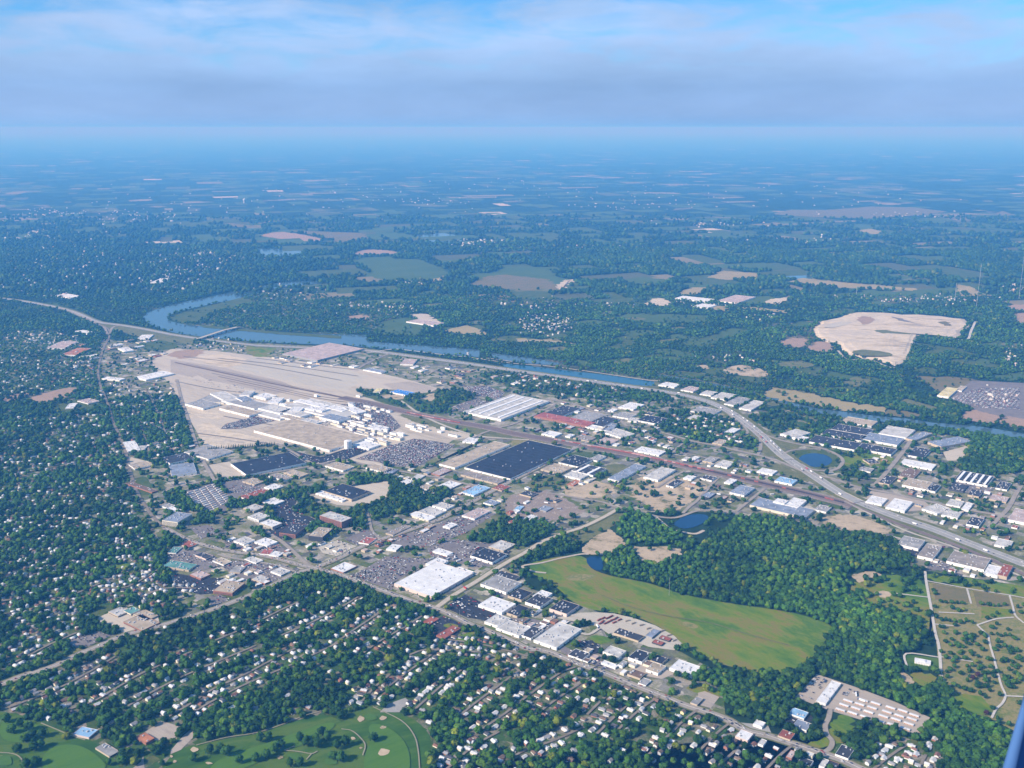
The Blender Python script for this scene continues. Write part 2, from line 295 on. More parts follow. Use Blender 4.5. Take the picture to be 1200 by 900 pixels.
# dense woodland: no ground of its own, only trees
WOODS = [
 [(706, 668), (722, 650), (740, 658), (775, 662), (800, 652), (822, 640), (850, 622), (862, 608), (900, 607), (940, 614), (965, 622), (1010, 625), (1045, 632), (1062, 645), (1072, 660), (1040, 668), (1000, 668), (985, 676), (982, 690), (995, 702), (1020, 716), (1050, 716), (1082, 732), (1087, 752), (1075, 762), (1058, 768), (1052, 788), (1085, 805), (1115, 812), (1119, 832), (1095, 836), (1060, 826), (1020, 811), (990, 799), (968, 790), (955, 775), (962, 758), (974, 742), (977, 733), (940, 720), (900, 713), (860, 708), (800, 697), (770, 686), (745, 680), (720, 676)],
 [(1095, 848), (1122, 836), (1150, 843), (1182, 856), (1192, 872), (1200, 910), (1115, 905), (1100, 882), (1072, 872)],
 [(790, 782), (850, 790), (890, 789), (932, 787), (948, 772), (955, 786), (935, 815), (928, 832), (935, 845), (905, 858), (880, 840), (860, 838), (845, 812), (830, 800), (800, 795)],
 [(550, 630), (572, 612), (600, 604), (640, 612), (650, 622), (632, 638), (600, 643), (560, 640), (520, 642), (512, 635)],
 [(618, 652), (640, 636), (655, 630), (682, 638), (672, 648), (655, 652), (630, 655)],
 [(720, 614), (738, 600), (765, 603), (785, 618), (795, 632), (780, 640), (755, 636), (730, 630)],
 [(700, 662), (712, 648), (722, 643), (745, 648), (742, 655), (725, 658), (712, 668)],
 [(405, 560), (450, 556), (500, 568), (527, 575), (524, 590), (500, 597), (470, 602), (445, 606), (430, 616), (445, 630), (425, 628), (412, 612), (398, 605), (425, 592), (455, 588), (448, 576), (425, 572)],
 [(255, 560), (300, 556), (316, 566), (305, 574), (330, 578), (360, 572), (378, 568), (380, 576), (330, 586), (300, 596), (270, 596), (255, 602), (248, 612), (225, 615), (240, 600), (215, 600), (195, 590), (192, 575), (215, 576)],
 [(310, 580), (352, 575), (372, 592), (362, 598), (395, 598), (410, 610), (395, 625), (360, 625), (340, 632), (310, 630), (290, 622), (310, 620)],
 [(225, 860), (232, 842), (262, 830), (300, 825), (345, 812), (392, 812), (400, 838), (372, 836), (340, 846), (300, 860), (260, 866)],
 [(-40, 590), (60, 590), (110, 605), (172, 618), (182, 640), (160, 662), (120, 700), (100, 738), (50, 752), (-40, 770)],
 [(-40, 830), (20, 832), (60, 845), (85, 855), (95, 845), (75, 820), (40, 815), (-40, 805)],
 [(508, 862), (530, 850), (560, 880), (590, 885), (640, 905), (500, 905)],
 [(600, 860), (690, 880), (760, 890), (770, 905), (600, 905)],
 [(310, 690), (350, 674), (390, 680), (420, 695), (460, 708), (500, 716), (505, 730), (440, 735), (380, 720), (320, 705)],
 [(1068, 402), (1085, 394), (1122, 399), (1145, 388), (1210, 385), (1210, 448), (1130, 440), (1060, 432), (1064, 416)],
 [(1120, 548), (1128, 525), (1145, 512), (1210, 520), (1210, 552), (1180, 556), (1150, 560)],
 [(1035, 492), (1090, 497), (1140, 501), (1210, 512), (1210, 522), (1140, 515), (1080, 506), (1040, 500)],
 [(740, 440), (800, 428), (870, 440), (930, 448), (1000, 440), (1055, 436), (1060, 455), (1000, 462), (935, 458), (890, 462), (890, 472), (850, 465), (800, 455)],
 [(430, 352), (520, 348), (600, 350), (700, 352), (760, 358), (860, 372), (900, 385), (915, 408), (940, 415), (990, 418), (1055, 432), (1060, 440), (870, 438), (740, 440), (680, 428), (600, 415), (540, 410), (520, 395), (560, 392), (500, 380), (470, 368)],
 [(300, 372), (330, 374), (400, 380), (420, 385), (420, 392), (330, 388), (290, 384)],
 [(1060, 455), (1100, 470), (1150, 480), (1130, 492), (1040, 485), (1000, 478), (930, 466), (1000, 462)],
 [(0, 365), (60, 365), (110, 378), (122, 395), (115, 412), (60, 405), (0, 400)],
 [(0, 300), (200, 300), (330, 330), (270, 342), (190, 358), (120, 350), (0, 345)],
 [(380, 330), (470, 335), (540, 330), (560, 320), (600, 318), (680, 290), (1200, 290), (1200, 330), (960, 335), (860, 342), (700, 350), (560, 345), (430, 352)],
 [(800, 395), (900, 390), (920, 380), (990, 362), (1040, 358), (1190, 362), (1190, 385), (1145, 376), (1040, 364), (990, 368), (950, 385), (918, 400)],
 [(200, 598), (216, 606), (214, 640), (205, 655), (195, 690), (178, 680), (185, 650)],
]
WOODS.append([(1176, 776), (1190, 770), (1210, 768), (1210, 812), (1196, 815), (1183, 806)])
for w in WOODS: NOTREE.append((w, 1.0))

# water
m = m_river
area('river', [(372, 330), (350, 330), (326, 331.5), (300, 336), (270, 342.5), (240, 349), (215, 354), (193, 359.5), (173, 366), (167, 372), (173, 378), (184, 384), (205, 390), (240, 395), (280, 399), (330, 402), (400, 404.5), (460, 409.5), (520, 415), (562, 418.5), (562, 410), (500, 405.5), (430, 400), (430, 392.5), (370, 391), (330, 389), (280, 385), (240, 382.5), (212, 379.5), (198, 376), (195, 371), (206, 366), (225, 361), (250, 356), (270, 352), (300, 345), (322, 339), (350, 334), (372, 333)], m)
area('river', [(575, 413), (600, 417), (640, 422), (662, 427), (640, 427.5), (600, 424), (578, 419)], m)
area('canal', [(588, 426), (620, 429), (680, 436), (730, 441.5), (766, 447), (768, 452), (755, 452), (720, 449), (670, 443), (620, 435.5), (592, 430.5)], m_canal)
area('river', [(928, 472), (960, 479), (1000, 484), (1030, 488), (1060, 490), (1090, 495), (1140, 499), (1170, 503), (1220, 512), (1220, 520), (1150, 509), (1100, 502), (1075, 499), (1040, 495), (1000, 490.5), (960, 484.5), (932, 478)], m)
area('river', [(770, 438), (820, 446), (870, 456), (930, 472), (932, 476), (870, 459), (820, 449), (770, 441)], m)
area('river', [(545, 322), (553, 324.5), (552, 329), (545, 325)], m)
area('lake', [(485, 276), (520, 273), (543, 277), (545, 282), (520, 285), (490, 281)], m)
area('lake', [(300, 291), (352, 293), (355, 299), (310, 301)], m)
area('lake', [(920, 322), (950, 323), (952, 327), (922, 327)], m)
area('pond', [(788, 615), (795, 609), (806, 604), (822, 602), (832, 606), (827, 612), (815, 618), (800, 620.5)], m_pond, 'detail', 0, 1)
area('pond', [(687, 653), (703, 652), (707, 657), (706, 669), (698, 669), (688, 662)], m_pond, 'detail', 0, 1)

area('pond', [(955.5+19.5*math.cos(k)+1.5*math.sin(k), 539.5+8*math.sin(k)) for k in np.linspace(0, 6.28, 25)[:-1]], m_pond, 'detail', 0)
# land
L_ = [
 ('golf_course', [(-40, 830), (20, 836), (50, 847), (85, 861), (110, 868), (122, 882), (140, 893), (150, 925), (-40, 925)], m_golf, .02),
 ('golf_course', [(175, 925), (200, 884), (216, 875), (260, 867), (300, 861), (340, 847), (370, 837), (394, 841), (402, 848), (418, 832), (440, 827), (462, 834), (482, 841), (497, 852), (507, 868), (500, 890), (500, 925)], m_golf, .0),
 ('meadow', [(620, 660), (640, 655), (664, 651), (687, 652), (690, 664), (700, 670), (720, 676), (745, 680), (770, 686), (800, 697), (860, 708), (900, 713), (940, 720), (977, 733), (974, 742), (958, 762), (946, 778), (932, 787), (890, 789), (850, 780), (815, 768), (792, 752), (780, 738), (745, 722), (715, 717), (690, 714), (665, 702), (655, 690), (640, 680), (622, 672)], m_meadow, 0),
 ('bare_ground', [(662, 677), (680, 672), (700, 674), (692, 679), (668, 681)], m_dry, 0),
 ('bare_ground', [(800, 728), (812, 730), (820, 735), (812, 737), (800, 733)], m_dry, 0),
 ('bare_ground', [(680, 644), (690, 634), (703, 624), (714, 619), (720, 625), (735, 635), (728, 640), (722, 646), (712, 652), (702, 650), (690, 650)], m_sand, 0),
 ('bare_ground', [(738, 640), (760, 641), (780, 640), (798, 644), (800, 651), (782, 656), (766, 661), (746, 656), (750, 650)], m_sand, .05),
 ('rough_ground', [(655, 630), (690, 612), (725, 600), (740, 602), (722, 614), (712, 622), (690, 632), (678, 640)], m_verge, .1),
 ('building_site', [(652, 724), (680, 718), (700, 717.5), (720, 719), (742, 724), (768, 733), (790, 745), (800, 755), (790, 762), (760, 758), (735, 748), (715, 744), (705, 735)], m_pad, 0),
 ('bare_ground', [(745, 561), (770, 554), (800, 560), (831, 567), (822, 580), (806, 590), (795, 599), (775, 601), (755, 592), (738, 580)], m_sand, .06),
 ('scrap_yard', [(655, 572), (690, 562), (716, 568), (722, 578), (700, 584), (670, 583)], m_sand, .05),
 ('scrap_yard', [(598, 580), (640, 574), (672, 590), (685, 600), (662, 608), (640, 612), (604, 606), (590, 598)], m_junk, .04),
 ('rough_ground', [(615, 565), (650, 556), (672, 566), (640, 575), (612, 575)], m_verge, .1),
 ('bare_ground', [(960, 608), (985, 602), (1010, 606), (1047, 620), (1040, 627), (1008, 624), (972, 618)], m_sand, 0),
 ('bare_ground', [(995, 674), (1020, 668), (1037, 675), (1030, 684), (1012, 687)], m_sand, 0),
 ('rough_ground', [(985, 690), (1037, 672), (1086, 678), (1095, 735), (1088, 750), (1078, 725), (1045, 712), (1015, 712)], m_meadow, .22),
 ('bare_ground', [(1020, 692), (1040, 692), (1046, 698), (1035, 702)], m_sand, 0),
 ('cemetery', [(1087, 682), (1133, 690), (1183, 698), (1220, 704), (1220, 860), (1195, 860), (1180, 852), (1160, 843), (1138, 838), (1116, 830), (1113, 812), (1100, 795), (1098, 760)], m_dry, 0),
 ('rough_ground', [(1085, 671), (1140, 678), (1220, 690), (1220, 702), (1183, 697), (1133, 689), (1088, 680)], m_meadow, .12),
 ('cemetery_lawn', [(1093, 684), (1132, 691), (1137, 706), (1096, 703)], m_brown, 0),
 ('cemetery_lawn', [(1140, 692.5), (1181, 699), (1185, 711), (1145, 711)], m_brown, 0),
 ('cemetery_lawn', [(1150, 711), (1183, 714), (1185, 722), (1150, 724)], m_meadow, 0),
 ('cemetery_lawn', [(1117, 812), (1150, 816), (1162, 830), (1150, 838), (1125, 832)], m_meadow, 0),
 ('bare_ground', [(1050, 791), (1060, 786), (1076, 804), (1064, 806)], m_sand, 0),
 ('rough_ground', [(1062, 787), (1100, 790), (1092, 806), (1078, 804)], m_meadow, .02),
 ('storage_yard', [(932, 817), (957, 790), (1005, 806), (1050, 823), (1090, 841), (1078, 861), (1030, 850), (970, 832)], m_pink, 0),
 ('rough_ground', [(967, 866), (980, 836), (1003, 842), (1002, 855), (985, 870), (970, 875), (948, 880), (945, 870)], m_meadow, .02),
 ('mausoleum_lawn', [(1060, 766.5), (1101, 771.5), (1104, 787), (1063, 784)], m_golf, 0),
 # the old car plant
 ('plant_yard', [(176, 424), (200, 409), (250, 411), (300, 417), (400, 429), (440, 436), (482, 446), (514, 455), (500, 462), (470, 457), (418, 455), (440, 470), (505, 489), (560, 500), (600, 507), (560, 511), (530, 516), (507, 535), (470, 546), (440, 545), (400, 541), (350, 521), (310, 520), (240, 527), (230, 505), (215, 480), (203, 455)], m_concrete, 0),
 ('plant_yard', [(200, 421), (262, 431), (330, 447), (352, 456), (322, 462), (268, 450), (200, 437)], m_pink, 0),
 ('plant_yard', [(262, 428), (300, 418), (400, 431), (432, 441), (405, 458), (352, 450), (300, 438)], m_pad, 0),
 ('bare_ground', [(227, 418), (250, 414), (290, 420), (285, 427), (262, 431), (236, 425)], m_soil, 0),
 ('bare_ground', [(200, 412), (228, 409), (245, 412), (225, 420), (200, 420)], m_redsoil, 0),
 ('rough_ground', [(285, 409), (300, 402.5), (328, 404), (320, 412), (310, 419), (292, 417)], m_meadow, 0),
 ('bare_ground', [(229, 499), (242, 495), (262, 503), (300, 512), (326, 520), (244, 527), (236, 515)], m_soil, 0),
 ('bare_ground', [(217, 478), (240, 480), (262, 485), (270, 492), (230, 490), (220, 489)], m_soil, 0),
 ('parking_lot', [(232, 440), (255, 450), (240, 468), (205, 460), (205, 448)], m_concrete, 0),
 ('parking_lot', [(330, 523), (350, 530), (375, 536), (402, 527), (437, 521), (434, 528), (405, 539), (372, 544), (350, 538)], m_black, 0),
 ('parking_lot', [(416, 538), (455, 523), (485, 514), (512, 517), (534, 522), (514, 533), (492, 546), (465, 547), (440, 541)], m_asph, 0),
 ('parking_lot', [(280, 503), (258, 503), (264, 497), (298, 488), (324, 493)], m_asph, 0),
 ('parking_lot', [(400, 474), (430, 470), (458, 486), (470, 500), (450, 512), (420, 510), (398, 500)], m_asph, 0),
 ('rough_ground', [(410, 460), (440, 456), (470, 462), (505, 460), (540, 454), (558, 465), (540, 478), (505, 486), (470, 478)], m_lawn, .3),
 ('parking_lot', [(448, 450), (480, 447), (510, 455), (495, 461), (462, 457)], m_pink, 0),
 ('bare_ground', [(445, 462), (478, 464), (470, 469), (445, 466)], m_sand, 0), ('bare_ground', [(498, 463), (512, 460), (508, 470), (499, 470)], m_sand, 0),
 ('parking_lot', [(543, 452), (570, 452), (592, 460), (585, 468), (558, 464)], m_asph, 0),
 ('parking_lot', [(525, 478), (545, 471), (560, 467), (575, 472), (550, 480), (530, 482)], m_asph, 0),
 ('rough_ground', [(455, 482), (520, 494), (600, 502), (600, 516), (560, 510), (500, 500)], m_verge, .03),
 ('rough_ground', [(600, 508), (618, 514), (645, 520), (640, 524), (600, 525)], m_dry, 0),
 ('rough_ground', [(565, 508), (620, 514), (600, 516), (565, 514)], m_verge, 0),
 ('rough_ground', [(505, 543), (568, 516.5), (560, 518), (520, 541)], m_verge, 0),
 ('rough_ground', [(668, 530), (690, 529), (698, 534), (690, 537), (670, 535)], m_lawn, 0),
 ('rough_ground', [(704, 548), (720, 543), (738, 546), (722, 556), (705, 555)], m_verge, 0), ('rough_ground', [(690, 557), (708, 555), (712, 562), (690, 564)], m_lawn, .2),
 # car parks of the shops
 ('parking_lot', [(405, 678), (425, 668), (452, 652), (505, 655), (500, 660), (462, 682), (458, 696), (440, 690)], m_asph, 0),
 ('parking_lot', [(370, 638), (398, 633.5), (420, 641), (398, 653), (378, 648)], m_pad, 0),
 ('parking_lot', [(403, 632), (430, 620), (448, 630), (420, 640)], m_asph, 0),
 ('parking_lot', [(455, 632), (500, 618), (560, 600), (582, 602), (545, 625), (505, 640), (465, 645)], m_asph, 0),
 ('rough_ground', [(520, 640), (560, 616), (585, 600), (592, 604), (560, 626), (525, 642)], m_verge, .05),
 ('parking_lot', [(500, 642), (530, 632), (600, 640), (590, 660), (560, 665), (505, 652)], m_asph, 0),
 ('parking_lot', [(520, 712), (545, 697), (565, 706), (562, 712), (590, 722), (575, 728), (548, 724)], m_black, 0),
 ('parking_lot', [(505, 728), (520, 722), (545, 732), (532, 750), (510, 748)], m_black, 0),
 ('rough_ground', [(532, 750), (545, 742), (560, 740), (545, 752)], m_meadow, 0), ('rough_ground', [(517, 733), (528, 730), (540, 734), (528, 737)], m_meadow, 0),
 ('rough_ground', [(485, 702), (500, 706), (515, 706), (512, 709), (490, 706)], m_verge, 0), ('rough_ground', [(541, 684), (560, 670), (568, 672), (545, 690)], m_verge, 0),
 ('parking_lot', [(555, 640), (600, 646), (590, 655), (560, 652)], m_black, 0),
 ('parking_lot', [(590, 724), (625, 725), (655, 735), (625, 748), (600, 742)], m_asph, 0),
 ('parking_lot', [(672, 752), (700, 750), (705, 765), (690, 768)], m_black, 0),
 ('parking_lot', [(655, 755), (690, 770), (725, 782), (705, 790), (660, 772)], m_asph, 0),
 ('parking_lot', [(735, 778), (765, 776), (790, 790), (775, 796), (745, 790)], m_pink, 0),
 ('rough_ground', [(688, 745), (710, 745), (718, 752), (700, 756)], m_meadow, 0), ('rough_ground', [(700, 768), (735, 775), (740, 785), (720, 780)], m_lawn, .1),
 ('rough_ground', [(800, 805), (825, 803), (848, 812), (842, 818), (815, 812)], m_meadow, .1),
 ('parking_lot', [(818, 812), (826, 810), (843, 817), (833, 830), (818, 826)], m_pink, 0),
 ('parking_lot', [(850, 845), (878, 848), (900, 850), (905, 862), (880, 862), (856, 852)], m_road, 0),
 ('parking_lot', [(918, 842), (950, 838), (955, 845), (920, 850)], m_black, 0),
 ('parking_lot', [(195, 648), (225, 645), (250, 650), (262, 662), (240, 668), (195, 670)], m_asph, 0),
 ('parking_lot', [(205, 672), (230, 676), (262, 678), (255, 695), (235, 697), (205, 690)], m_black, 0),
 ('parking_lot', [(240, 700), (260, 697), (270, 703), (250, 712)], m_asph, 0),
 ('rough_ground', [(255, 693), (285, 692), (300, 690), (275, 703), (262, 700)], m_lawn, 0),
 ('parking_lot', [(262, 632), (325, 636), (345, 655), (300, 646), (265, 642)], m_asph, 0),
 ('parking_lot', [(250, 656), (290, 658), (340, 664), (330, 680), (300, 686), (270, 672)], m_asph, 0),
 ('parking_lot', [(310, 625), (350, 600), (372, 610), (350, 628), (325, 632)], m_black, 0),
 ('parking_lot', [(318, 590), (345, 583), (352, 600), (335, 612), (320, 605)], m_black, 0),
 ('parking_lot', [(222, 618), (245, 615), (255, 625), (235, 632)], m_asph, 0),
 ('parking_lot', [(366, 582), (400, 572), (455, 564), (458, 580), (430, 594), (395, 592)], m_concrete, 0),
 ('rough_ground', [(338, 598), (375, 590), (398, 594), (392, 602), (360, 606)], m_lawn, .15),
 ('trailer_park', [(212, 578), (250, 566), (272, 588), (265, 600), (242, 602)], m_asph, 0),
 ('parking_lot', [(245, 545), (268, 541), (288, 556), (275, 562), (252, 556)], m_concrete, 0),
 ('parking_lot', [(258, 566), (300, 560), (312, 572), (302, 585), (270, 586)], m_asph, 0),
 ('parking_lot', [(150, 535), (178, 542), (178, 548), (150, 550)], m_concrete, 0),
 ('rough_ground', [(156, 562), (172, 557), (180, 578), (160, 582)], m_lawn, .1), ('rough_ground', [(180, 556), (192, 560), (194, 575), (186, 577)], m_lawn, .1),
 ('rough_ground', [(150, 526), (170, 523), (182, 526), (165, 531)], m_lawn, 0),
 ('rough_ground', [(60, 478), (80, 468), (112, 470), (110, 480), (75, 485)], m_lawn, .05),
 ('bare_ground', [(30, 467), (60, 458), (88, 453), (92, 458), (60, 472), (45, 474)], m_redsoil, 0), ('bare_ground', [(0, 468), (25, 460), (40, 462), (10, 472)], m_redsoil, .1),
 ('school_ground', [(110, 725), (145, 712), (185, 722), (188, 735), (165, 748), (135, 738)], m_concrete, 0),
 ('rough_ground', [(100, 722), (128, 706), (140, 710), (112, 726)], m_lawn, 0), ('rough_ground', [(130, 662), (155, 660), (142, 668), (133, 670)], m_meadow, 0),
 ('parking_lot', [(80, 750), (115, 740), (130, 745), (105, 757), (85, 760)], m_asph, 0), ('rough_ground', [(82, 762), (96, 759), (97, 766), (86, 768)], m_meadow, 0),
 ('parking_lot', [(90, 782), (105, 776), (110, 783), (98, 788)], m_asph, 0),
 ('parking_lot', [(200, 880), (215, 862), (227, 852), (226, 865), (212, 879), (200, 884)], m_pink, 0), ('parking_lot', [(170, 858), (190, 845), (212, 852), (205, 865), (182, 868)], m_pink, 0),
 ('drive', [(150, 905), (165, 893), (168, 886), (170, 905)], m_street, 0), ('rough_ground', [(98, 848), (110, 842), (118, 848), (112, 856)], m_lawn, 0),
 ('parking_lot', [(445, 835), (455, 825), (475, 818), (480, 822), (468, 835)], m_road, 0),
 # by the interstate and in the north east
 ('rough_ground', [(893, 517), (900, 520), (916, 537), (893, 533)], m_verge, .03), ('rough_ground', [(905, 512), (945, 522), (930, 527), (918, 526)], m_verge, .02),
 ('rough_ground', [(928, 530), (950, 526), (975, 531), (984, 540), (972, 549), (955, 549), (938, 541)], m_lawn, .02),
 ('rough_ground', [(895, 540), (920, 546), (950, 563), (945, 566), (905, 552)], m_verge, .05),
 ('rough_ground', [(985, 535), (1005, 530), (1050, 535), (1042, 548), (1012, 545), (992, 548)], m_meadow, .1), ('rough_ground', [(1100, 575), (1115, 577), (1125, 582), (1105, 582)], m_lawn, 0),
 ('rough_ground', [(1105, 540), (1120, 545), (1115, 560), (1100, 555)], m_lawn, .3),
 ('parking_lot', [(1018, 575), (1080, 585), (1095, 597), (1060, 600), (1015, 585)], m_pink, 0),
 ('parking_lot', [(1105, 530), (1135, 522), (1128, 540), (1110, 540)], m_concrete, 0),
 ('parking_lot', [(1118, 562), (1165, 572), (1155, 580), (1112, 575)], m_asph, 0),
 ('parking_lot', [(1050, 632), (1085, 640), (1108, 640), (1095, 657), (1060, 650)], m_black, 0),
 ('parking_lot', [(1082, 658), (1100, 655), (1125, 670), (1090, 668)], m_asph, 0),
 ('field', [(893, 460), (905, 455), (930, 457), (960, 464), (1000, 472), (1040, 478), (1038, 484), (990, 482), (940, 472), (895, 466)], m_wheat, .02),
 ('field', [(1040, 480), (1062, 482), (1085, 487), (1060, 489), (1035, 486)], m_brown, .05),
 ('field', [(963, 441), (972, 435), (1012, 444), (1000, 448)], m_farm, 0), ('field', [(935, 432), (968, 428), (962, 440), (930, 440)], m_lawn, .1),
 ('field', [(955, 455), (1000, 452), (1040, 462), (1020, 470), (960, 462)], m_lawn, .3), ('field', [(1052, 472), (1060, 467), (1100, 478), (1095, 483)], m_verge, 0),
 ('field', [(1070, 440), (1130, 443), (1160, 447), (1120, 456), (1105, 462), (1090, 452)], m_brown, .03),
 ('depot_yard', [(1110, 465), (1140, 446), (1220, 450), (1220, 500), (1180, 492), (1140, 480), (1125, 474)], m_asph, 0),
 ('field', [(1125, 487), (1140, 480), (1172, 488), (1165, 496), (1130, 494)], m_redsoil, 0), ('field', [(1168, 495), (1180, 488), (1205, 492), (1205, 505), (1192, 502)], m_redsoil, 0),
 ('bare_ground', [(844, 437), (858, 427), (888, 431), (902, 436), (895, 443), (870, 440)], m_sand, .03), ('bare_ground', [(815, 428), (830, 428), (832, 433), (820, 432)], m_sand, .1),
 ('bare_ground', [(915, 402), (922, 396), (948, 396), (943, 405), (935, 408), (918, 405)], m_redsoil, 0),
 ('bare_ground', [(945, 409), (956, 400), (972, 401), (978, 412), (960, 413)], m_redsoil, 0),
 ('bare_ground', [(1178, 358), (1210, 356), (1210, 364), (1185, 364)], m_redsoil, 0), ('bare_ground', [(1186, 368), (1210, 366), (1210, 381), (1192, 378)], m_redsoil, 0),
 ('field', [(720, 372), (735, 368), (780, 368), (830, 370), (828, 378), (780, 381), (740, 377)], m_farm, .02), ('field', [(792, 343), (810, 337), (835, 337), (825, 343), (800, 346)], m_wheat, 0),
 ('field', [(830, 325), (845, 317), (885, 320), (893, 328), (850, 328)], m_wheat, 0), ('field', [(925, 330), (940, 326), (1000, 332), (1075, 338), (1070, 341), (1000, 338), (940, 334)], m_wheat, 0),
 ('field', [(1120, 345), (1122, 333), (1140, 337), (1150, 344), (1165, 347), (1125, 347)], m_wheat, 0), ('field', [(1168, 338), (1200, 337), (1210, 341), (1190, 343), (1172, 341)], m_wheat, 0),
 ('bare_ground', [(754, 357), (768, 349), (778, 350), (788, 357), (770, 359)], m_soil, 0), ('bare_ground', [(892, 355), (905, 350), (920, 349), (927, 346), (920, 352), (912, 357)], m_soil, 0),
 ('field', [(862, 360), (885, 360), (920, 364), (922, 367), (880, 363)], m_wheat, .03), ('field', [(830, 363), (838, 358), (852, 360), (850, 365)], m_wheat, 0),
 ('field', [(543, 336), (570, 324), (590, 322), (640, 327), (655, 335), (660, 340), (625, 341), (570, 338)], m_brown, 0), ('field', [(575, 320), (595, 313), (640, 313), (650, 322), (620, 324)], m_farm, 0),
 ('field', [(652, 335), (662, 328), (680, 327), (665, 333), (657, 343)], m_soil, 0), ('field', [(725, 328), (750, 325), (785, 328), (780, 334), (740, 333)], m_farm, .02),
 ('field', [(410, 305), (440, 303), (490, 304), (520, 315), (527, 322), (505, 330), (470, 333), (440, 326), (430, 315)], m_farm, .0), ('field', [(470, 333), (505, 329), (520, 323), (523, 325), (505, 333), (480, 336)], m_wheat, 0),
 ('bare_ground', [(415, 296), (430, 292), (462, 294), (465, 297), (440, 299), (420, 299)], m_redsoil, 0), ('bare_ground', [(303, 276), (325, 271), (350, 274), (380, 280), (375, 283), (345, 282), (320, 279)], m_redsoil, 0),
 ('field', [(340, 270), (395, 272), (425, 273), (432, 280), (400, 285), (380, 278)], m_brown, 0), ('field', [(265, 261), (300, 265), (305, 267), (275, 266)], m_brown, 0),
 ('field', [(905, 251), (925, 246), (970, 246), (1020, 242), (1070, 243), (1110, 248), (1080, 252), (1020, 256), (970, 255), (930, 253)], m_brown, 0),
 ('field', [(1165, 251), (1175, 247), (1186, 251), (1180, 254)], m_brown, 0), ('field', [(1005, 270), (1020, 268), (1036, 272), (1025, 275)], m_wheat, 0), ('field', [(1076, 265), (1110, 266), (1150, 273), (1130, 274)], m_farm, 0),
 ('field', [(520, 387), (545, 381), (560, 385), (575, 393), (560, 393), (535, 391)], m_wheat, 0), ('field', [(440, 385), (455, 375), (480, 372), (498, 380), (490, 393), (455, 393)], m_farm, .04),
 ('field', [(604, 397), (640, 398), (680, 403), (640, 402), (606, 400)], m_wheat, 0), ('field', [(405, 371), (425, 369), (440, 374), (410, 375)], m_redsoil, 0),
 ('field', [(480, 368), (500, 368), (518, 379), (505, 382), (488, 374)], m_concrete, 0),
 ('river_bank', [(196, 373), (215, 366), (250, 357), (300, 346), (280, 355), (245, 368), (232, 378), (212, 379)], m_lawn, .02),
 ('river_bank', [(268, 352.5), (300, 345.5), (322, 339.5), (350, 334.5), (374, 333.5), (376, 340), (330, 348), (300, 354), (268, 362)], m_lawn, 0),
 ('river_bank', [(100, 372), (130, 380), (170, 388), (230, 397), (225, 404), (190, 400), (150, 392), (105, 378)], m_verge, .0),
 ('rough_ground', [(157, 400), (190, 398), (212, 405), (200, 410), (160, 410)], m_lawn, .1),
 ('river_bank', [(232, 381), (300, 387), (400, 394), (400, 397), (330, 392), (240, 384)], m_lawn, .0),
]
for nm, poly, mt, d in L_: area(nm, poly, mt, 'field', d, 1 if nm in ('golf_course', 'meadow', 'bare_ground', 'rough_ground') else 0, (6 if np.mean([q[1] for q in poly]) > 480 else 16) if nm in ('bare_ground', 'field', 'rough_ground', 'scrap_yard') else 0)
m_fair = ground_mat('fairway', [(.35, (.050, .125, .010)), (.5, (.072, .150, .014)), (.65, (.055, .130, .010))], 60, 9, (6, 1, 1), R(35), .4)
for p in ([(430, 850), (445, 848), (470, 862), (482, 885), (478, 920), (430, 920), (425, 890), (436, 868)], [(240, 905), (262, 886), (300, 876), (345, 860), (385, 846), (396, 850), (370, 868), (320, 885), (280, 905)], [(60, 875), (90, 872), (115, 885), (130, 905), (60, 910), (45, 895)], [(0, 845), (25, 842), (50, 852), (60, 862), (30, 872), (0, 868)]): area('fairway', p, m_fair, 'detail', None, 2)
for x, y, rx, ry in [(423, 843, 3.5, 3.5), (449, 842, 4, 2.5), (449, 853, 3.5, 1.8), (450, 882, 7.5, 4), (414, 866, 3, 1.8), (423, 877, 1.6, 1.2), (228, 879, 4, 3), (205, 893, 2.5, 1.6), (245, 895, 4, 1.4), (328, 888, 3.4, 2.4), (201, 887, 1.8, 1.5), (3, 888, 5, 2)]:
    a = [(x+rx*math.cos(k)*(1+.25*math.sin(2*k+x)), y+ry*math.sin(k)*(1+.2*math.cos(3*k))) for k in np.linspace(0, 6.28, 13)[:-1]]
    area('bunker', a, m_sand, 'detail', None)
for x, y, rx, ry in [(434, 841, 7, 4), (345, 887, 9, 4), (5, 892, 11, 6), (388, 893, 9, 4)]:
    area('putting_green', [(x+rx*math.cos(k)*(1+.2*math.sin(2*k+x)), y+ry*math.sin(k)) for k in np.linspace(0, 6.28, 15)[:-1]], m_green, 'detail', None)

NOTREE += [([(955.5+21*math.cos(k), 540+10*math.sin(k)) for k in np.linspace(0, 6.28, 20)[:-1]], 0), ([(786, 620), (796, 607), (822, 600), (834, 606), (828, 615), (812, 623)], 0), ([(686, 652), (704, 651), (709, 660), (706, 673), (690, 668)], 0)]
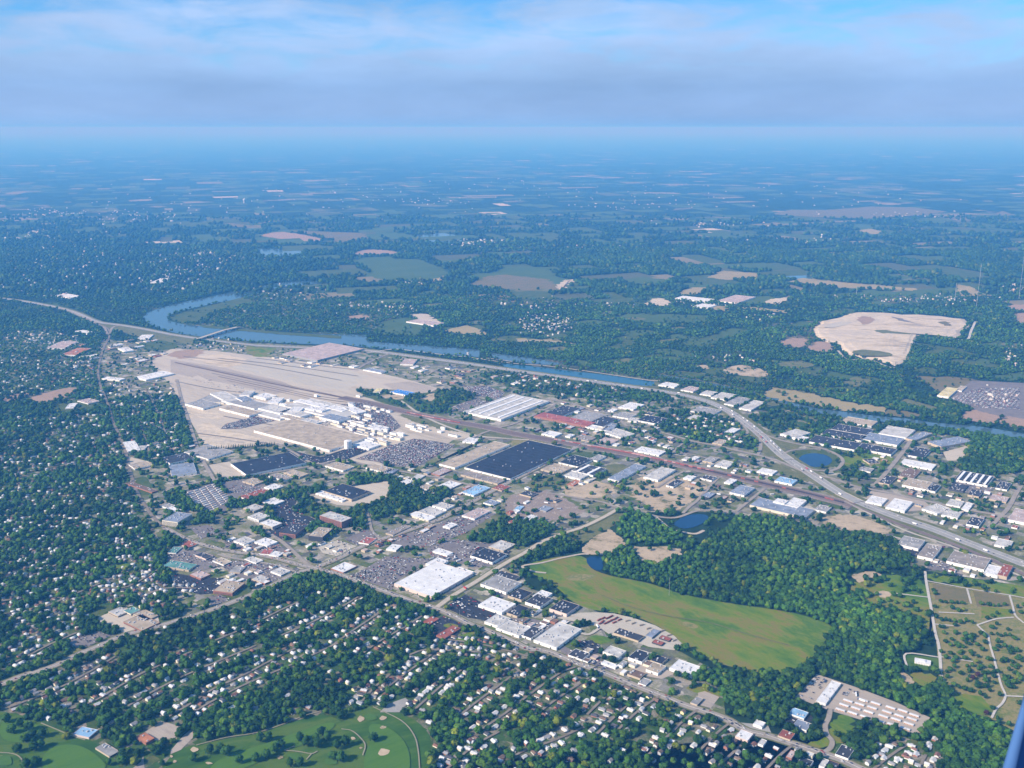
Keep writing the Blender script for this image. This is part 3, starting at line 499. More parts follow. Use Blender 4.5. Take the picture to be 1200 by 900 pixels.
# farmland of the plain: a great many strip fields, one patch of ground each crop
m_stubble = ground_mat('stubble', [(.3, (.15, .135, .06)), (.7, (.24, .20, .11))], 300, 40); m_fallow = ground_mat('fallow', [(.3, (.06, .08, .03)), (.7, (.115, .11, .045))], 300, 40)
def strip_fields():
    r = random.Random(5); acc = {}
    for _ in range(1500):
        y = 172+(r.random()**1.5)*185; x = r.uniform(-40, 1240)
        if y > 285 and r.random() < .7: continue
        if y > 285 and inpoly(np.array([x]), np.array([y]), [(0, 290), (340, 290), (340, 360), (0, 360)])[0]: continue
        g = G(x, y); k = r.choices(range(5), [5, 4.5, 1.3, 2.2, .2])[0]; sc = 1.0 if y > 230 else 1.5
        w, d = r.uniform(70, 330)*sc, r.uniform(50, 190)*sc; a = R(18)+r.choice([0, math.pi/2])+r.gauss(0, .06); c, s = math.cos(a), math.sin(a)
        q = [(u*w*r.uniform(.93, 1.05), v*d*r.uniform(.9, 1.06)) for u, v in ((-1, -1), (1, -1), (1, 1), (-1, 1))]
        p = np.array([(g[0]+u*c-v*s, g[1]+u*s+v*c) for u, v in q]); pp = P(p[:, 0], p[:, 1]); NOTREE.append((list(zip(*pp)), 0))
        acc.setdefault(k, []).append(p)
    for k, ps in acc.items():
        v, f = [], []
        for i, p in enumerate(ps): f.append(list(range(len(v), len(v)+len(p)))); v += [(x, y, .1+.002*i) for x, y in p]
        structure('farmland', mesh('farmland', v, f, [m_farm, m_lawn, m_stubble, m_fallow, m_soil][k]))
strip_fields()
def clearings():
    r = random.Random(9); v, f = {0: [], 1: [], 2: []}, {0: [], 1: [], 2: []}
    for _ in range(150):
        y = r.uniform(332, 448); x = r.uniform(420, 1230); g = G(x, y); k = r.choice((0, 0, 1, 1, 2)); w, d = r.uniform(25, 130), r.uniform(25, 90); a = r.choice((R(18), R(54), R(-36)))+r.gauss(0, .1); c, s = math.cos(a), math.sin(a)
        if not any(inpoly(np.array([x]), np.array([y]), q)[0] for q in WOODS): continue
        p = smooth_poly([(g[0]+u*w*c*r.uniform(.6, 1.2)-t*d*s, g[1]+u*w*s+t*d*c*r.uniform(.6, 1.2)) for u, t in ((-1, -1), (0, -1.1), (1, -1), (1.1, 0), (1, 1), (0, 1), (-1, 1))], 1)
        NOTREE.append((list(zip(*P(p[:, 0], p[:, 1]))), .08)); f[k].append(list(range(len(v[k]), len(v[k])+len(p)))); v[k] += [(a_, b_, .1+.002*len(f[k])+.4*k) for a_, b_ in p]
    for k in v: structure('clearing', mesh('clearing', v[k], f[k], [m_lawn, m_farm, m_verge][k]))
clearings()
# the raised, terraced landfill
def mound(poly, h, mt):
    NOTREE.append((poly, 0)); p = smooth_poly(poly, 1); g = G(p[:, 0], p[:, 1]); g = g+rng.normal(0, 11, g.shape); c = g.mean(0); v = []; f = []; n = len(g)
    for k, (s, z) in enumerate([(1, .1), (.94, h*.7), (.86, h*.75), (.8, h), (.4, h*1.1)]):
        v += [(*(c+(q-c)*s), z+random.uniform(-.5, .5)*(k > 0)) for q in g]
    for k in range(4): f += [(k*n+i, k*n+(i+1) % n, (k+1)*n+(i+1) % n, (k+1)*n+i) for i in range(n)]
    f.append(list(range(4*n, 5*n))); structure('terrain', mesh('terrain', v, f, mt))
mound([(952, 388), (957, 381), (966, 376), (976, 373), (990, 371), (994, 368), (1000, 366.5), (1016, 366), (1040, 367), (1062, 368.5), (1085, 369.5), (1108, 371), (1136, 374.5), (1131, 383), (1126, 391), (1121, 397), (1106, 394.5), (1090, 393), (1075, 394.5), (1071, 400), (1066, 411), (1061, 421), (1058, 428), (1050, 430), (1040, 426), (1026, 421.5), (1008, 420), (994, 415), (985, 408), (980, 402), (966, 400), (958, 396)], 12, m_soil)
for p, mt in (([(960, 384), (985, 376), (1000, 377), (985, 383)], m_pad), ([(1003, 372), (1016, 370), (1026, 374), (1018, 380), (1006, 380)], m_redsoil), ([(1022, 386), (1050, 388), (1072, 391), (1050, 391.5), (1024, 389)], m_verge), ([(996, 411), (1012, 409), (1044, 413), (1046, 418), (1024, 417), (1002, 415)], m_verge), ([(1100, 376), (1112, 377), (1116, 382), (1104, 381)], m_brown), ([(1040, 370), (1060, 374), (1080, 381), (1058, 376)], m_asph)):
    q = smooth_poly(p, 2); g = G(q[:, 0], q[:, 1], 14); g = g+rng.normal(0, 9, g.shape); structure('landfill_patch', mesh('landfill_patch', [(x, y, 13.6) for x, y in g], [list(range(len(g)))], mt))
road('landfill_road', [(1143, 377), (1138, 388), (1134, 398), (1123, 398)], 14, m_path); area('lake', [(1041, 361), (1060, 363), (1066, 366), (1041, 365.5)], m_canal)
road('landfill_road', [(982, 411), (990, 420), (1000, 422), (1020, 422), (1040, 430), (1056, 432)], 14, m_gravel)

# ------------------------------------------------------------------ roads, railway
W3 = [(-19, .8, m_mark), (0, 1.4, m_mark), (19, .8, m_mark)]
IH = [(300, 405), (345, 407), (400, 409), (430, 411), (455, 414), (500, 420), (545, 426), (600, 434), (650, 441), (700, 448), (750, 455), (800, 463), (830, 471), (850, 480), (868, 491), (882, 502), (895, 513), (917, 534), (940, 549), (967, 567), (992, 582), (1042, 603), (1092, 620), (1133, 636), (1183, 655), (1225, 671)]
HIGHWAY = road('interstate_highway', IH, 44, m_road, verge=(18, m_verge), clear=20, lines=W3)
road('highway', [(-30, 346), (20, 352), (50, 357), (70, 361), (90, 367), (115, 377.5), (140, 381), (170, 386), (200, 392), (240, 398), (300, 405)], 34, m_road, verge=(14, m_verge), clear=16, lines=[(0, 1.4, m_mark)])
road('slip_road', [(70, 361), (95, 371), (112, 379), (122, 384), (126, 392)], 14, m_street); road('slip_road', [(128, 392), (132, 384), (142, 381)], 14, m_street)
road('slip_road', [(852, 484), (860, 491), (870, 498), (876, 506), (874, 510)], 10, m_street); road('slip_road', [(884, 506), (890, 512), (891.5, 520), (891, 527), (888, 533)], 12, m_street)
road('slip_road', [(893, 508), (905, 513), (920, 517.5), (942, 522), (960, 525), (975, 530), (986, 537), (987, 543), (982, 549), (972, 552), (958, 551.5), (948, 549.5), (938, 544)], 14, m_street)
road('slip_road', [(918, 532), (926, 528.5), (935, 527), (948, 526.5), (962, 526.5)], 10, m_street)
road('avenue', [(780, 508), (800, 514), (815, 518), (842, 523), (858, 527), (883, 532.5), (900, 537), (918, 543), (945, 554), (975, 561), (1005, 571), (1037, 577), (1083, 587), (1130, 597), (1180, 606)], 17, m_street)
road('avenue', [(1067, 517), (1058, 530), (1046, 545), (1036, 557), (1025, 569)], 16, m_street); road('avenue', [(1196, 570), (1190, 580), (1182, 595), (1172, 606), (1160, 618)], 14, m_street)
road('avenue', [(800, 520), (790, 530), (812, 533), (830, 538)], 9, m_street)
STROOP = road('main_road', [(-30, 812), (0, 803), (25, 793), (52, 785), (70, 778), (92, 767), (115, 758), (142, 746), (190, 733), (233, 720), (267, 708), (300, 695), (322, 685), (347, 672), (366, 667), (381, 661), (400, 653), (417, 644), (447, 632), (467, 626), (492, 617), (517, 608), (533, 599), (556, 587), (580, 574), (601, 563), (625, 551), (650, 537.5), (668, 528), (690, 517)], 19, m_street, verge=(4, m_verge), lines=[(0, 1, m_mark)])
road('main_road', [(114, 379), (127, 386), (128, 395), (122, 407), (117, 423), (115, 438), (118, 453), (122, 463), (127, 475), (132, 493), (142, 515), (148, 533), (153, 555), (162, 580), (171, 594), (180, 607), (193, 619)], 11, m_lane, clear=0)
DIXIE = road('main_road', [(193, 619), (220, 633), (250, 642), (275, 647), (300, 650), (325, 655), (350, 662), (372, 667), (400, 674), (425, 684), (450, 693), (475, 702), (500, 710), (512, 714), (533, 723), (550, 732), (567, 738), (600, 752), (617, 760), (642, 764), (675, 777), (708, 789), (742, 803), (768, 813), (800, 826), (825, 834), (850, 843), (875, 857), (900, 863), (925, 871), (950, 879), (983, 890), (1005, 900), (1040, 915)], 20, m_street, verge=(4, m_verge), lines=[(0, 1, m_mark)])
road('frontage_road', [(255, 650), (275, 655), (320, 662), (345, 670)], 9, m_street)
BAIR = road('gravel_road', [(512, 712), (533, 697), (558, 682), (578, 669), (600, 656), (615, 648), (634, 636), (658, 626), (683, 618), (708, 606), (722, 598)], 14, m_gravel, verge=(4, m_verge))
road('street', [(640, 578), (655, 580), (683, 585), (707, 589), (723, 595), (742, 597), (767, 605), (792, 607), (817, 599), (842, 599), (858, 602), (875, 606)], 12, m_street)
road('street', [(862, 600), (872, 592), (882, 584), (897, 572)], 11, m_street); road('street', [(800, 602), (808, 594), (818, 586), (834, 568), (842, 560)], 11, m_street); road('street', [(770, 572), (785, 562), (802, 552)], 9, m_street)
road('dirt_track', [(767, 605), (775, 612), (785, 620), (800, 624), (815, 626), (825, 622)], 11, m_gravel); road('dirt_track', [(640, 672), (625, 670), (612, 664), (635, 660), (655, 655), (680, 650), (690, 650)], 8, m_gravel)
road('dirt_track', [(705, 698), (740, 712), (780, 722), (830, 730), (870, 742), (925, 757)], 3.5, m_verge); road('dirt_track', [(662, 720), (680, 724), (700, 733), (715, 743)], 9, m_pad)
road('street', [(207, 445), (213, 470), (220, 490), (228, 515), (233, 530), (240, 544), (247, 556), (252, 565)], 13, m_street); road('street', [(190, 578), (200, 573), (225, 567), (255, 562), (290, 558), (327, 553), (362, 547)], 12, m_street)
road('street', [(324, 520), (345, 531), (370, 544), (400, 539), (433, 546), (467, 552), (500, 558), (520, 561), (560, 571), (580, 574)], 13, m_street)
road('street', [(300, 612), (315, 625), (330, 635), (345, 648), (358, 660), (368, 666)], 13, m_street); road('street', [(445, 632), (436, 622), (433, 610), (430, 600)], 9, m_street)
road('street', [(470, 470), (500, 490), (550, 509), (590, 514), (620, 516)], 12, m_pad); road('street', [(600, 515), (560, 512), (580, 503), (605, 496), (635, 482), (650, 474), (640, 470)], 12, m_street)
road('street', [(640, 468), (670, 473), (690, 480), (710, 487), (725, 492), (735, 500)], 14, m_street); road('street', [(420, 432), (432, 425), (455, 415)], 14, m_street)
road('street', [(500, 440), (515, 432), (535, 427)], 10, m_street)
road('levee', [(430, 414), (460, 409.5), (480, 411), (520, 416), (545, 418), (548, 413)], 10, m_path); road('levee', [(550, 419), (600, 426), (640, 429), (700, 437), (760, 446), (775, 446)], 10, m_gravel)
road('levee', [(600, 424), (570, 420), (555, 422)], 9, m_gravel); road('dirt_track', [(606, 399), (640, 400), (680, 404)], 9, m_path)
road('cemetery_path', [(1084, 670), (1085, 680), (1088, 697), (1091, 713), (1096, 742), (1100, 757), (1102, 778), (1103, 793), (1109, 806)], 7, m_path)
for p in ([(1085, 681), (1133, 690), (1167, 695.5), (1183, 698), (1205, 702)], [(1133, 690), (1138, 708)], [(1100, 718), (1142, 720)], [(1183, 698), (1187, 712), (1190, 722), (1200, 731)], [(1145, 733), (1167, 726), (1188, 724)], [(1158, 745), (1160, 756), (1164, 770), (1168, 785), (1173, 803), (1178, 815), (1175, 824), (1167, 832), (1162, 842)], [(1178, 816), (1205, 817.5)], [(1046, 695.5), (1088, 700.5)], [(1095, 732), (1118, 734)], [(1101, 771), (1062, 766.5), (1063, 783)], [(1158, 745), (1150, 738), (1145, 733)], [(1100, 770), (1140, 776)]):
    road('cemetery_path', p, 5, m_path)
road('drive', [(973, 831), (971, 842), (967, 851), (969, 861), (975, 869), (973, 877), (966, 882), (958, 886)], 10, m_street, verge=(1, m_verge)); road('drive', [(660, 752), (675, 742), (690, 744), (705, 735)], 8, m_pad)
for p in ([(230, 874), (265, 865), (300, 859.5), (330, 850), (355, 840), (376, 834)], [(400, 855), (412, 857), (422, 865), (428, 874), (425, 886)], [(333, 880), (350, 881.5), (365, 884), (372, 881)], [(365, 884), (359, 891)], [(437, 829), (470, 845), (485, 862), (490, 880), (492, 905)], [(-10, 882), (15, 884), (25, 890), (27, 898)], [(48, 848), (65, 855), (84, 863), (100, 868)], [(345, 875), (333, 880)]):
    road('cart_path', p, 2.6, m_cart, clear=0)
RAIL = [(400, 466), (440, 474), (480, 484), (530, 494), (570, 501), (600, 508), (650, 517), (690, 524), (740, 533), (800, 546), (850, 557), (900, 568.5), (950, 580), (1000, 593)]
RAILG = road('railway', RAIL, 46, m_ballast, clear=10, verge=(8, m_junk), lines=[(-16, 2.2, m_rail), (-9, 2.2, m_rail), (-3, 2.2, m_rail), (4, 2.2, m_rail), (10, 2.2, m_rail), (17, 2.2, m_rail)])
road('railway', [(205, 425), (260, 437), (330, 452), (400, 466)], 13, m_ballast, clear=4, lines=[(-3, 1.8, m_rail), (3, 1.8, m_rail)])
road('railway', [(1000, 593), (1050, 613.5), (1117, 638), (1160, 656), (1220, 682)], 16, m_ballast, clear=5, lines=[(-3, 1.8, m_rail), (3, 1.8, m_rail)])
for i, (dx, dy) in enumerate(((8, 4.5), (16, 8.5), (26, 13), (-10, -3), (-22, -7))):
    road('railway_siding', [(240+dx, 433+dy), (300+dx, 446+dy), (360+dx, 459+dy), (420+dx*.8, 470+dy*.6), (470+dx*.4, 482+dy*.3), (520, 492)], 5, m_rail if i % 2 else m_ballast, clear=0)
for p in ([(215, 418), (300, 428), (400, 446)], [(255, 420), (330, 428), (420, 441)], [(300, 420), (360, 427), (420, 434)], [(205, 447), (250, 456), (300, 462)], [(230, 508), (262, 512), (320, 521)], [(262, 488), (300, 495), (330, 500)]): road('yard_lane', p, 7, m_asph, clear=0)
road('service_road', [(990, 588), (1020, 603), (1060, 622), (1113, 640), (1150, 655), (1205, 680)], 9, m_pad)
# residential streets, most of them half hidden by the trees; houses line both sides
ROWS = [[(80, 832), (108, 823), (130, 811), (160, 793), (190, 779), (225, 764)], [(60, 812), (88, 797), (110, 785), (135, 770)], [(195, 842), (222, 826), (250, 808), (285, 792), (330, 768), (365, 752)], [(222, 838), (262, 815), (300, 797), (345, 778), (390, 757), (420, 745)], [(150, 828), (185, 808), (215, 793), (245, 780), (300, 757)],
 [(425, 822), (437, 808), (452, 795), (465, 783)], [(436, 818), (455, 805), (475, 790), (505, 768), (520, 755)], [(485, 833), (505, 815), (520, 802), (545, 782)], [(540, 838), (560, 822), (590, 800), (610, 785)], [(560, 858), (590, 838), (620, 815), (655, 790), (675, 782)],
 [(628, 838), (655, 818), (690, 795)], [(688, 838), (712, 815), (735, 800)], [(698, 862), (725, 836), (752, 812)], [(725, 855), (750, 832), (775, 815)], [(755, 890), (780, 866), (800, 846), (818, 832)], [(590, 895), (615, 880), (650, 868), (690, 850)], [(820, 880), (840, 860), (855, 848)], [(840, 900), (862, 880), (885, 860)],
 [(895, 905), (915, 885), (930, 873)], [(480, 768), (500, 762), (540, 764), (570, 766), (590, 776), (615, 790)], [(525, 750), (560, 755), (590, 762), (620, 770)], [(385, 760), (410, 742), (440, 722), (460, 710)], [(330, 745), (365, 730), (395, 715), (420, 700)], [(420, 770), (445, 752), (475, 735), (495, 722)], [(250, 752), (290, 735), (330, 715), (352, 705)], [(520, 905), (555, 875), (585, 858)],
 [(1020, 905), (1045, 885), (1065, 872)], [(1075, 905), (1085, 885)], [(10, 780), (35, 768), (60, 755), (90, 742)], [(10, 830), (50, 815), (60, 812)], [(120, 690), (150, 688), (185, 668)], [(165, 700), (195, 690), (230, 690)], [(150, 720), (200, 705), (215, 700)]]
for p in ROWS: road('street', p, 5.8, m_lane, clear=-2.5)
LANES = [[(0, 560), (60, 548), (130, 540)], [(0, 600), (70, 583), (150, 570)], [(0, 640), (60, 622), (120, 605), (165, 590)], [(0, 690), (60, 665), (120, 640), (180, 620)], [(0, 520), (60, 510), (125, 500)], [(10, 730), (80, 700), (150, 670)], [(0, 430), (50, 425), (110, 440)], [(0, 450), (60, 440), (112, 455)], [(150, 470), (165, 500), (175, 530)], [(170, 455), (188, 490), (200, 530)]]
for p in LANES: road('street', p, 7, m_lane, clear=-1)
BR = [(232, 399), (247, 394), (262, 389), (281, 384.5)]
# ------------------------------------------------------------------ things, their parts, and labels that single each out
LM = [('the white superstore', 505, 680), ('the oval pond', 955, 539), ('the square pond', 698, 660), ('the roadside pond', 811, 611), ('the storage yard', 1010, 825), ('the black roofed warehouse', 605, 540),
      ('the long dark roofed factory', 313, 545), ('the trailer park', 240, 586), ('the packed car lot', 475, 532), ('the red roofed works', 657, 492), ('the factory with white roof ridges', 597, 475),
      ('the main crossroads', 371, 667), ('the overpass above the railway', 995, 590), ('the river bend', 175, 374), ('the bare landfill', 1050, 395), ('the white storage tank', 408, 520), ('the teal roofed school', 155, 722),
      ('the olive meadow', 820, 735), ('the cream factory behind the wood', 915, 600), ('the building site', 765, 744), ('the golf clubhouse', 97, 860), ('the river bridge', 257, 390), ('the big white roofed depot', 655, 748),
      ('the cemetery gate', 1085, 680), ('the mausoleum', 1081, 777), ('the golf green', 434, 842), ('the largest bunker', 450, 882), ('the red brown roofed shop', 525, 742), ('the brick office block', 271, 689),
      ('the pale tower block', 209, 607), ('the white church', 890, 850), ('the canal', 690, 440), ('the interchange', 128, 384), ('the far car yard', 1165, 470), ('the winding drive', 970, 862), ('the cemetery fork', 1172, 807),
      ('the street bend', 560, 765), ('the long conifer row', 283, 525), ('the two dark strip warehouses', 1000, 515), ('the aircraft wing', 1190, 870), ('the orange red roofed hall', 165, 866), ('the dense golf wood', 300, 845), ('the hidden golf car park', 190, 857), ('the lower left streets', 433, 810), ('the lower main road bend', 640, 764), ('the long road to town', 90, 768), ('the parking court', 830, 820), ('the lower meadow wood', 880, 800), ('the far bunker', 204, 892), ('the lower suburb edge', 700, 885), ('the suburb middle', 320, 770), ('the copper trees', 1140, 796), ('the brown cemetery lawn', 1110, 694), ('the lower wood corner', 1100, 850)]
THINGS = []
ORD = ['', 'second', 'third', 'fourth', 'fifth', 'sixth', 'seventh', 'eighth', 'ninth', 'tenth', 'eleventh', 'twelfth', 'thirteenth', 'fourteenth', 'fifteenth', 'sixteenth', 'seventeenth', 'eighteenth', 'nineteenth', 'twentieth'] + ['twenty-'+s for s in ('first', 'second', 'third', 'fourth', 'fifth', 'sixth', 'seventh', 'eighth', 'ninth')] + ['thirtieth'] + ['thirty-'+s for s in ('first', 'second', 'third', 'fourth', 'fifth', 'sixth', 'seventh', 'eighth', 'ninth')]+['fortieth']
def note(o, cat, attr, px, py, group=None, label=None):
    o['category'] = cat
    if group: o['group'] = group
    if label: o['label'] = label
    else: THINGS.append((o, attr, float(px), float(py)))
def write_labels():
    by = {}
    for o, attr, x, y in THINGS:
        d, n, lx, ly = min((math.hypot(x-a, (y-b)*1.7), n, a, b) for n, a, b in LM)
        dx, dy = x-lx, (y-ly)*1.7
        w = ('left of' if dx < 0 else 'right of') if abs(dx) > abs(dy) else ('beyond' if dy < 0 else 'in front of')
        by.setdefault((attr, w, n), []).append((d, o))
    for (attr, w, n), l in by.items():
        l.sort(key=lambda q: q[0])
        for i, (d, o) in enumerate(l):
            k = '' if len(l) == 1 else ('nearest ' if i == 0 else ORD[min(i, len(ORD)-1)]+'-nearest ')
            t = f'{k}{attr} {w} {n}'; o['label'] = t if len(t.split()) <= 16 else t.replace(' roofed', '-roofed').replace('in front of', 'before')

def empty(name, loc, rz=0):
    o = bpy.data.objects.new(name, None); C.objects.link(o); o.location = loc; o.rotation_euler = (0, 0, rz); o.empty_display_size = .5; return o
class MB:
    def __init__(s): s.v = []; s.f = []; s.m = []
    def box(s, x0, x1, y0, y1, z0, z1, m=0, bottom=True):
        k = len(s.v); s.v += [(x, y, z) for z in (z0, z1) for x, y in ((x0, y0), (x1, y0), (x1, y1), (x0, y1))]
        F = [(4, 5, 6, 7), (0, 1, 5, 4), (1, 2, 6, 5), (2, 3, 7, 6), (3, 0, 4, 7)]+([(3, 2, 1, 0)] if bottom else [])
        s.f += [tuple(k+i for i in q) for q in F]; s.m += [m]*len(F)
    def poly(s, vs, fs, m=0):
        k = len(s.v); s.v += vs; s.f += [tuple(k+i for i in q) for q in fs]; s.m += [m]*len(fs)
    def tube(s, p, q, r0, r1, n=8, m=0):
        p, q = np.array(p, float), np.array(q, float); d = (q-p)/np.linalg.norm(q-p); a = np.cross(d, (0, 0, 1) if abs(d[2]) < .9 else (1, 0, 0)); a /= np.linalg.norm(a); b = np.cross(d, a); k = len(s.v)
        for c, r in ((p, r0), (q, r1)): s.v += [tuple(c+r*(math.cos(t)*a+math.sin(t)*b)) for t in np.linspace(0, 2*math.pi, n, endpoint=False)]
        F = [(i, (i+1) % n, n+(i+1) % n, n+i) for i in range(n)]+[tuple(range(n-1, -1, -1)), tuple(range(n, 2*n))]
        s.f += [tuple(k+i for i in f) for f in F]; s.m += [m]*len(F)
    def mesh(s, name, mats):
        me = mesh(name, s.v, s.f, mats)
        me.polygons.foreach_set('material_index', s.m); return me

def roof_mat(n):
    cols = {'white': (.60, .60, .60), 'pale grey': (.44, .43, .41), 'grey': (.27, .265, .26), 'grey brown': (.24, .21, .185), 'dark grey': (.045, .048, .06), 'blue grey': (.20, .235, .30), 'tan': (.36, .30, .225), 'brown': (.16, .11, .085), 'red': (.31, .10, .085), 'brick red': (.26, .085, .06),
            'teal': (.10, .23, .215), 'light blue': (.22, .38, .55), 'black': (.030, .034, .046), 'pinkish': (.40, .32, .30), 'yellowish': (.55, .48, .25), 'orange': (.36, .15, .08), 'cream': (.56, .51, .42), 'bright blue': (.06, .20, .52)}
    return flat_mat('roof_'+n.replace(' ', '_'), cols[n], .42 if n not in ('white',) else .22, 24)
def wall_mat(n):
    cols = {'white': (.74, .73, .70), 'cream': (.62, .57, .46), 'tan': (.46, .38, .28), 'brick': (.30, .14, .10), 'grey': (.30, .30, .30), 'pale pink': (.62, .50, .45), 'dark': (.07, .07, .08), 'yellow': (.6, .5, .25), 'pale blue': (.45, .55, .66)}
    return flat_mat('wall_'+n.replace(' ', '_'), cols[n], .1, 7)
m_unit = flat_mat('vent_metal', (.45, .45, .46), .15, 3, .5, .4); m_door = flat_mat('dark_door', (.06, .065, .075), .1, 3); m_glass = flat_mat('window_glass', (.03, .04, .055), .1, 3, .15, .5); m_skyl = flat_mat('white_ridge', (.72, .72, .72), .06, 9)
m_bark0 = flat_mat('rough_timber', (.18, .12, .07), .2, 2)
unit_me = MB(); unit_me.box(-1.6, 1.6, -1.2, 1.2, 0, 1.6); unit_me.box(-1.1, 1.1, -.8, .8, 1.6, 1.9); unit_me = unit_me.mesh('roof_unit', m_unit)
door_me = MB(); door_me.box(-1.9, 1.9, -.08, .12, 0, 3.8); door_me = door_me.mesh('loading_door', m_door)
RECTS = []                       # footprints: centre, axes, half sizes
def rect_of(L, B, Rr, h, snap=13):
    l, b, r = G(*L, h), G(*B, h), G(*Rr, h); e1, e2 = l-b, r-b
    def ang(a, c): return abs(math.degrees(math.acos(np.clip(abs(a@c)/np.hypot(*a)/np.hypot(*c), -1, 1))))
    if ang(e2, U) < snap or (np.hypot(*e1) > np.hypot(*e2) and ang(e1, V) < snap): ax = U.copy(); ay = V.copy()
    else:
        if np.hypot(*e2) >= np.hypot(*e1): ax = e2/np.hypot(*e2); ay = np.array([-ax[1], ax[0]])
        else: ay = e1/np.hypot(*e1); ax = np.array([ay[1], -ay[0]])
    w = max(6., e2@ax); d = max(6., e1@ay); c = b+ax*w/2+ay*d/2
    return c, ax, ay, w/2, d/2
def building(L, B, Rr, h, roof, wall, noun='warehouse', extra='', ridges=0, seed=None, rect=None, label=None, doors=True, cat=None):
    c, ax, ay, w, d = rect or rect_of(L, B, Rr, h)
    RECTS.append((c, ax, ay, w, d)); rz = math.atan2(ax[1], ax[0]); px, py = P(c[0], c[1], 0)
    name = {'warehouse': 'warehouse', 'factory': 'factory', 'shop': 'shop', 'office': 'office_building', 'block': 'apartment_building'}.get(noun, noun.replace(' ', '_'))
    t = empty(name, (*c, 0), rz); r = random.Random(int(px*7+py*13))
    s = MB(); p = .35; z0, z1, z2 = -.5, h-.55, h
    for (x0, x1, y0, y1) in ((-w, w, -d, -d+p), (-w, w, d-p, d), (-w, -w+p, -d+p, d-p), (w-p, w, -d+p, d-p)): s.box(x0, x1, y0, y1, z0, z2)
    link('wall', s.mesh('wall', wall_mat(wall)), t)
    q = MB(); n = max(1, int(w*2/25)); q.box(-w+p, w-p, -d+p, d-p, z1-.3, z1)
    if w > 12:
        for i in range(1, n):
            x = -w+2*w*i/n; q.box(x-.25, x+.25, -d+p, d-p, z1, z1+.22)
    ro = link('roof', q.mesh('roof', roof_mat(roof)), t)
    if ridges:
        for i in range(ridges):
            y = -d+2*d*(i+.5)/ridges; b_ = MB(); ww = min(d/ridges*.35, 5); b_.box(-w*.9, w*.9, y-ww, y+ww, z1, z1+2.2); link('roof_ridge', b_.mesh('roof_ridge', m_skyl), ro)
    A = 4*w*d
    for i in range(min(14, int(A/260))):
        o = link('roof_unit', unit_me, ro, (r.uniform(-w*.85, w*.85), r.uniform(-d*.8, d*.8), z1)); k = r.uniform(.7, 1.7); o.scale = (k, k, r.uniform(.8, 1.4))
    if doors and py > 455:
        if noun in ('office', 'block', 'school'):
            for k in range(max(1, int(h/3.6))):
                for (x0, x1, y0, y1) in ((-w*.92, w*.92, -d-.08, -d+.05), (-w-.08, -w+.05, -d*.92, d*.92), (w-.05, w+.08, -d*.92, d*.92)):
                    b_ = MB(); z = .9+k*3.5; b_.box(x0, x1, y0, y1, z, z+1.5); link('window_band', b_.mesh('window_band', m_glass), t)
        elif h > 5:
            for i in range(min(6, int(2*w/22))): link('loading_door', door_me, t, (-w+2*w*(i+.5)/min(6, max(1, int(2*w/22)))+r.uniform(-3, 3), -d-.05, 0))
            for i in range(min(4, int(2*d/26))): link('loading_door', door_me, t, (-w-.05, -d+2*d*(i+.5)/min(4, max(1, int(2*d/26))), 0), math.pi/2)
        else:
            b_ = MB(); b_.box(-w*.8, w*.5, -d-.1, -d+.05, .6, 2.6); link('shop_window', b_.mesh('shop_window', m_glass), t)
    L2 = max(w, d)*2; sz = 'small' if A < 500 else 'mid-sized' if A < 2500 else 'long' if max(w, d) > 3*min(w, d) else 'large'
    note(t, cat or {'block': 'apartment building', 'office': 'office building'}.get(noun, noun), f'{sz} {extra+" " if extra else ""}{roof} roofed {noun} with {wall} walls', px, py, {'warehouse': 'warehouses and works of the industrial belt', 'factory': 'halls of the car plant', 'shop': 'shops and small firms along the roads'}.get(noun), label)
    return t
def BB(s):
    """one building a line: L, bottom and R roof corners in photo pixels, height, roof / wall, kind, extras"""
    for ln in s.strip().splitlines():
        a = [q.strip() for q in ln.split('|')]; n = list(map(float, a[0].split())); kw = eval('dict('+(a[3] if len(a) > 3 else '')+')')
        roof, wall = [q.strip() for q in a[1].split('/')]
        building(n[0:2], n[2:4], n[4:6], n[6], roof, wall, a[2] if len(a) > 2 and a[2] else 'warehouse', **kw)
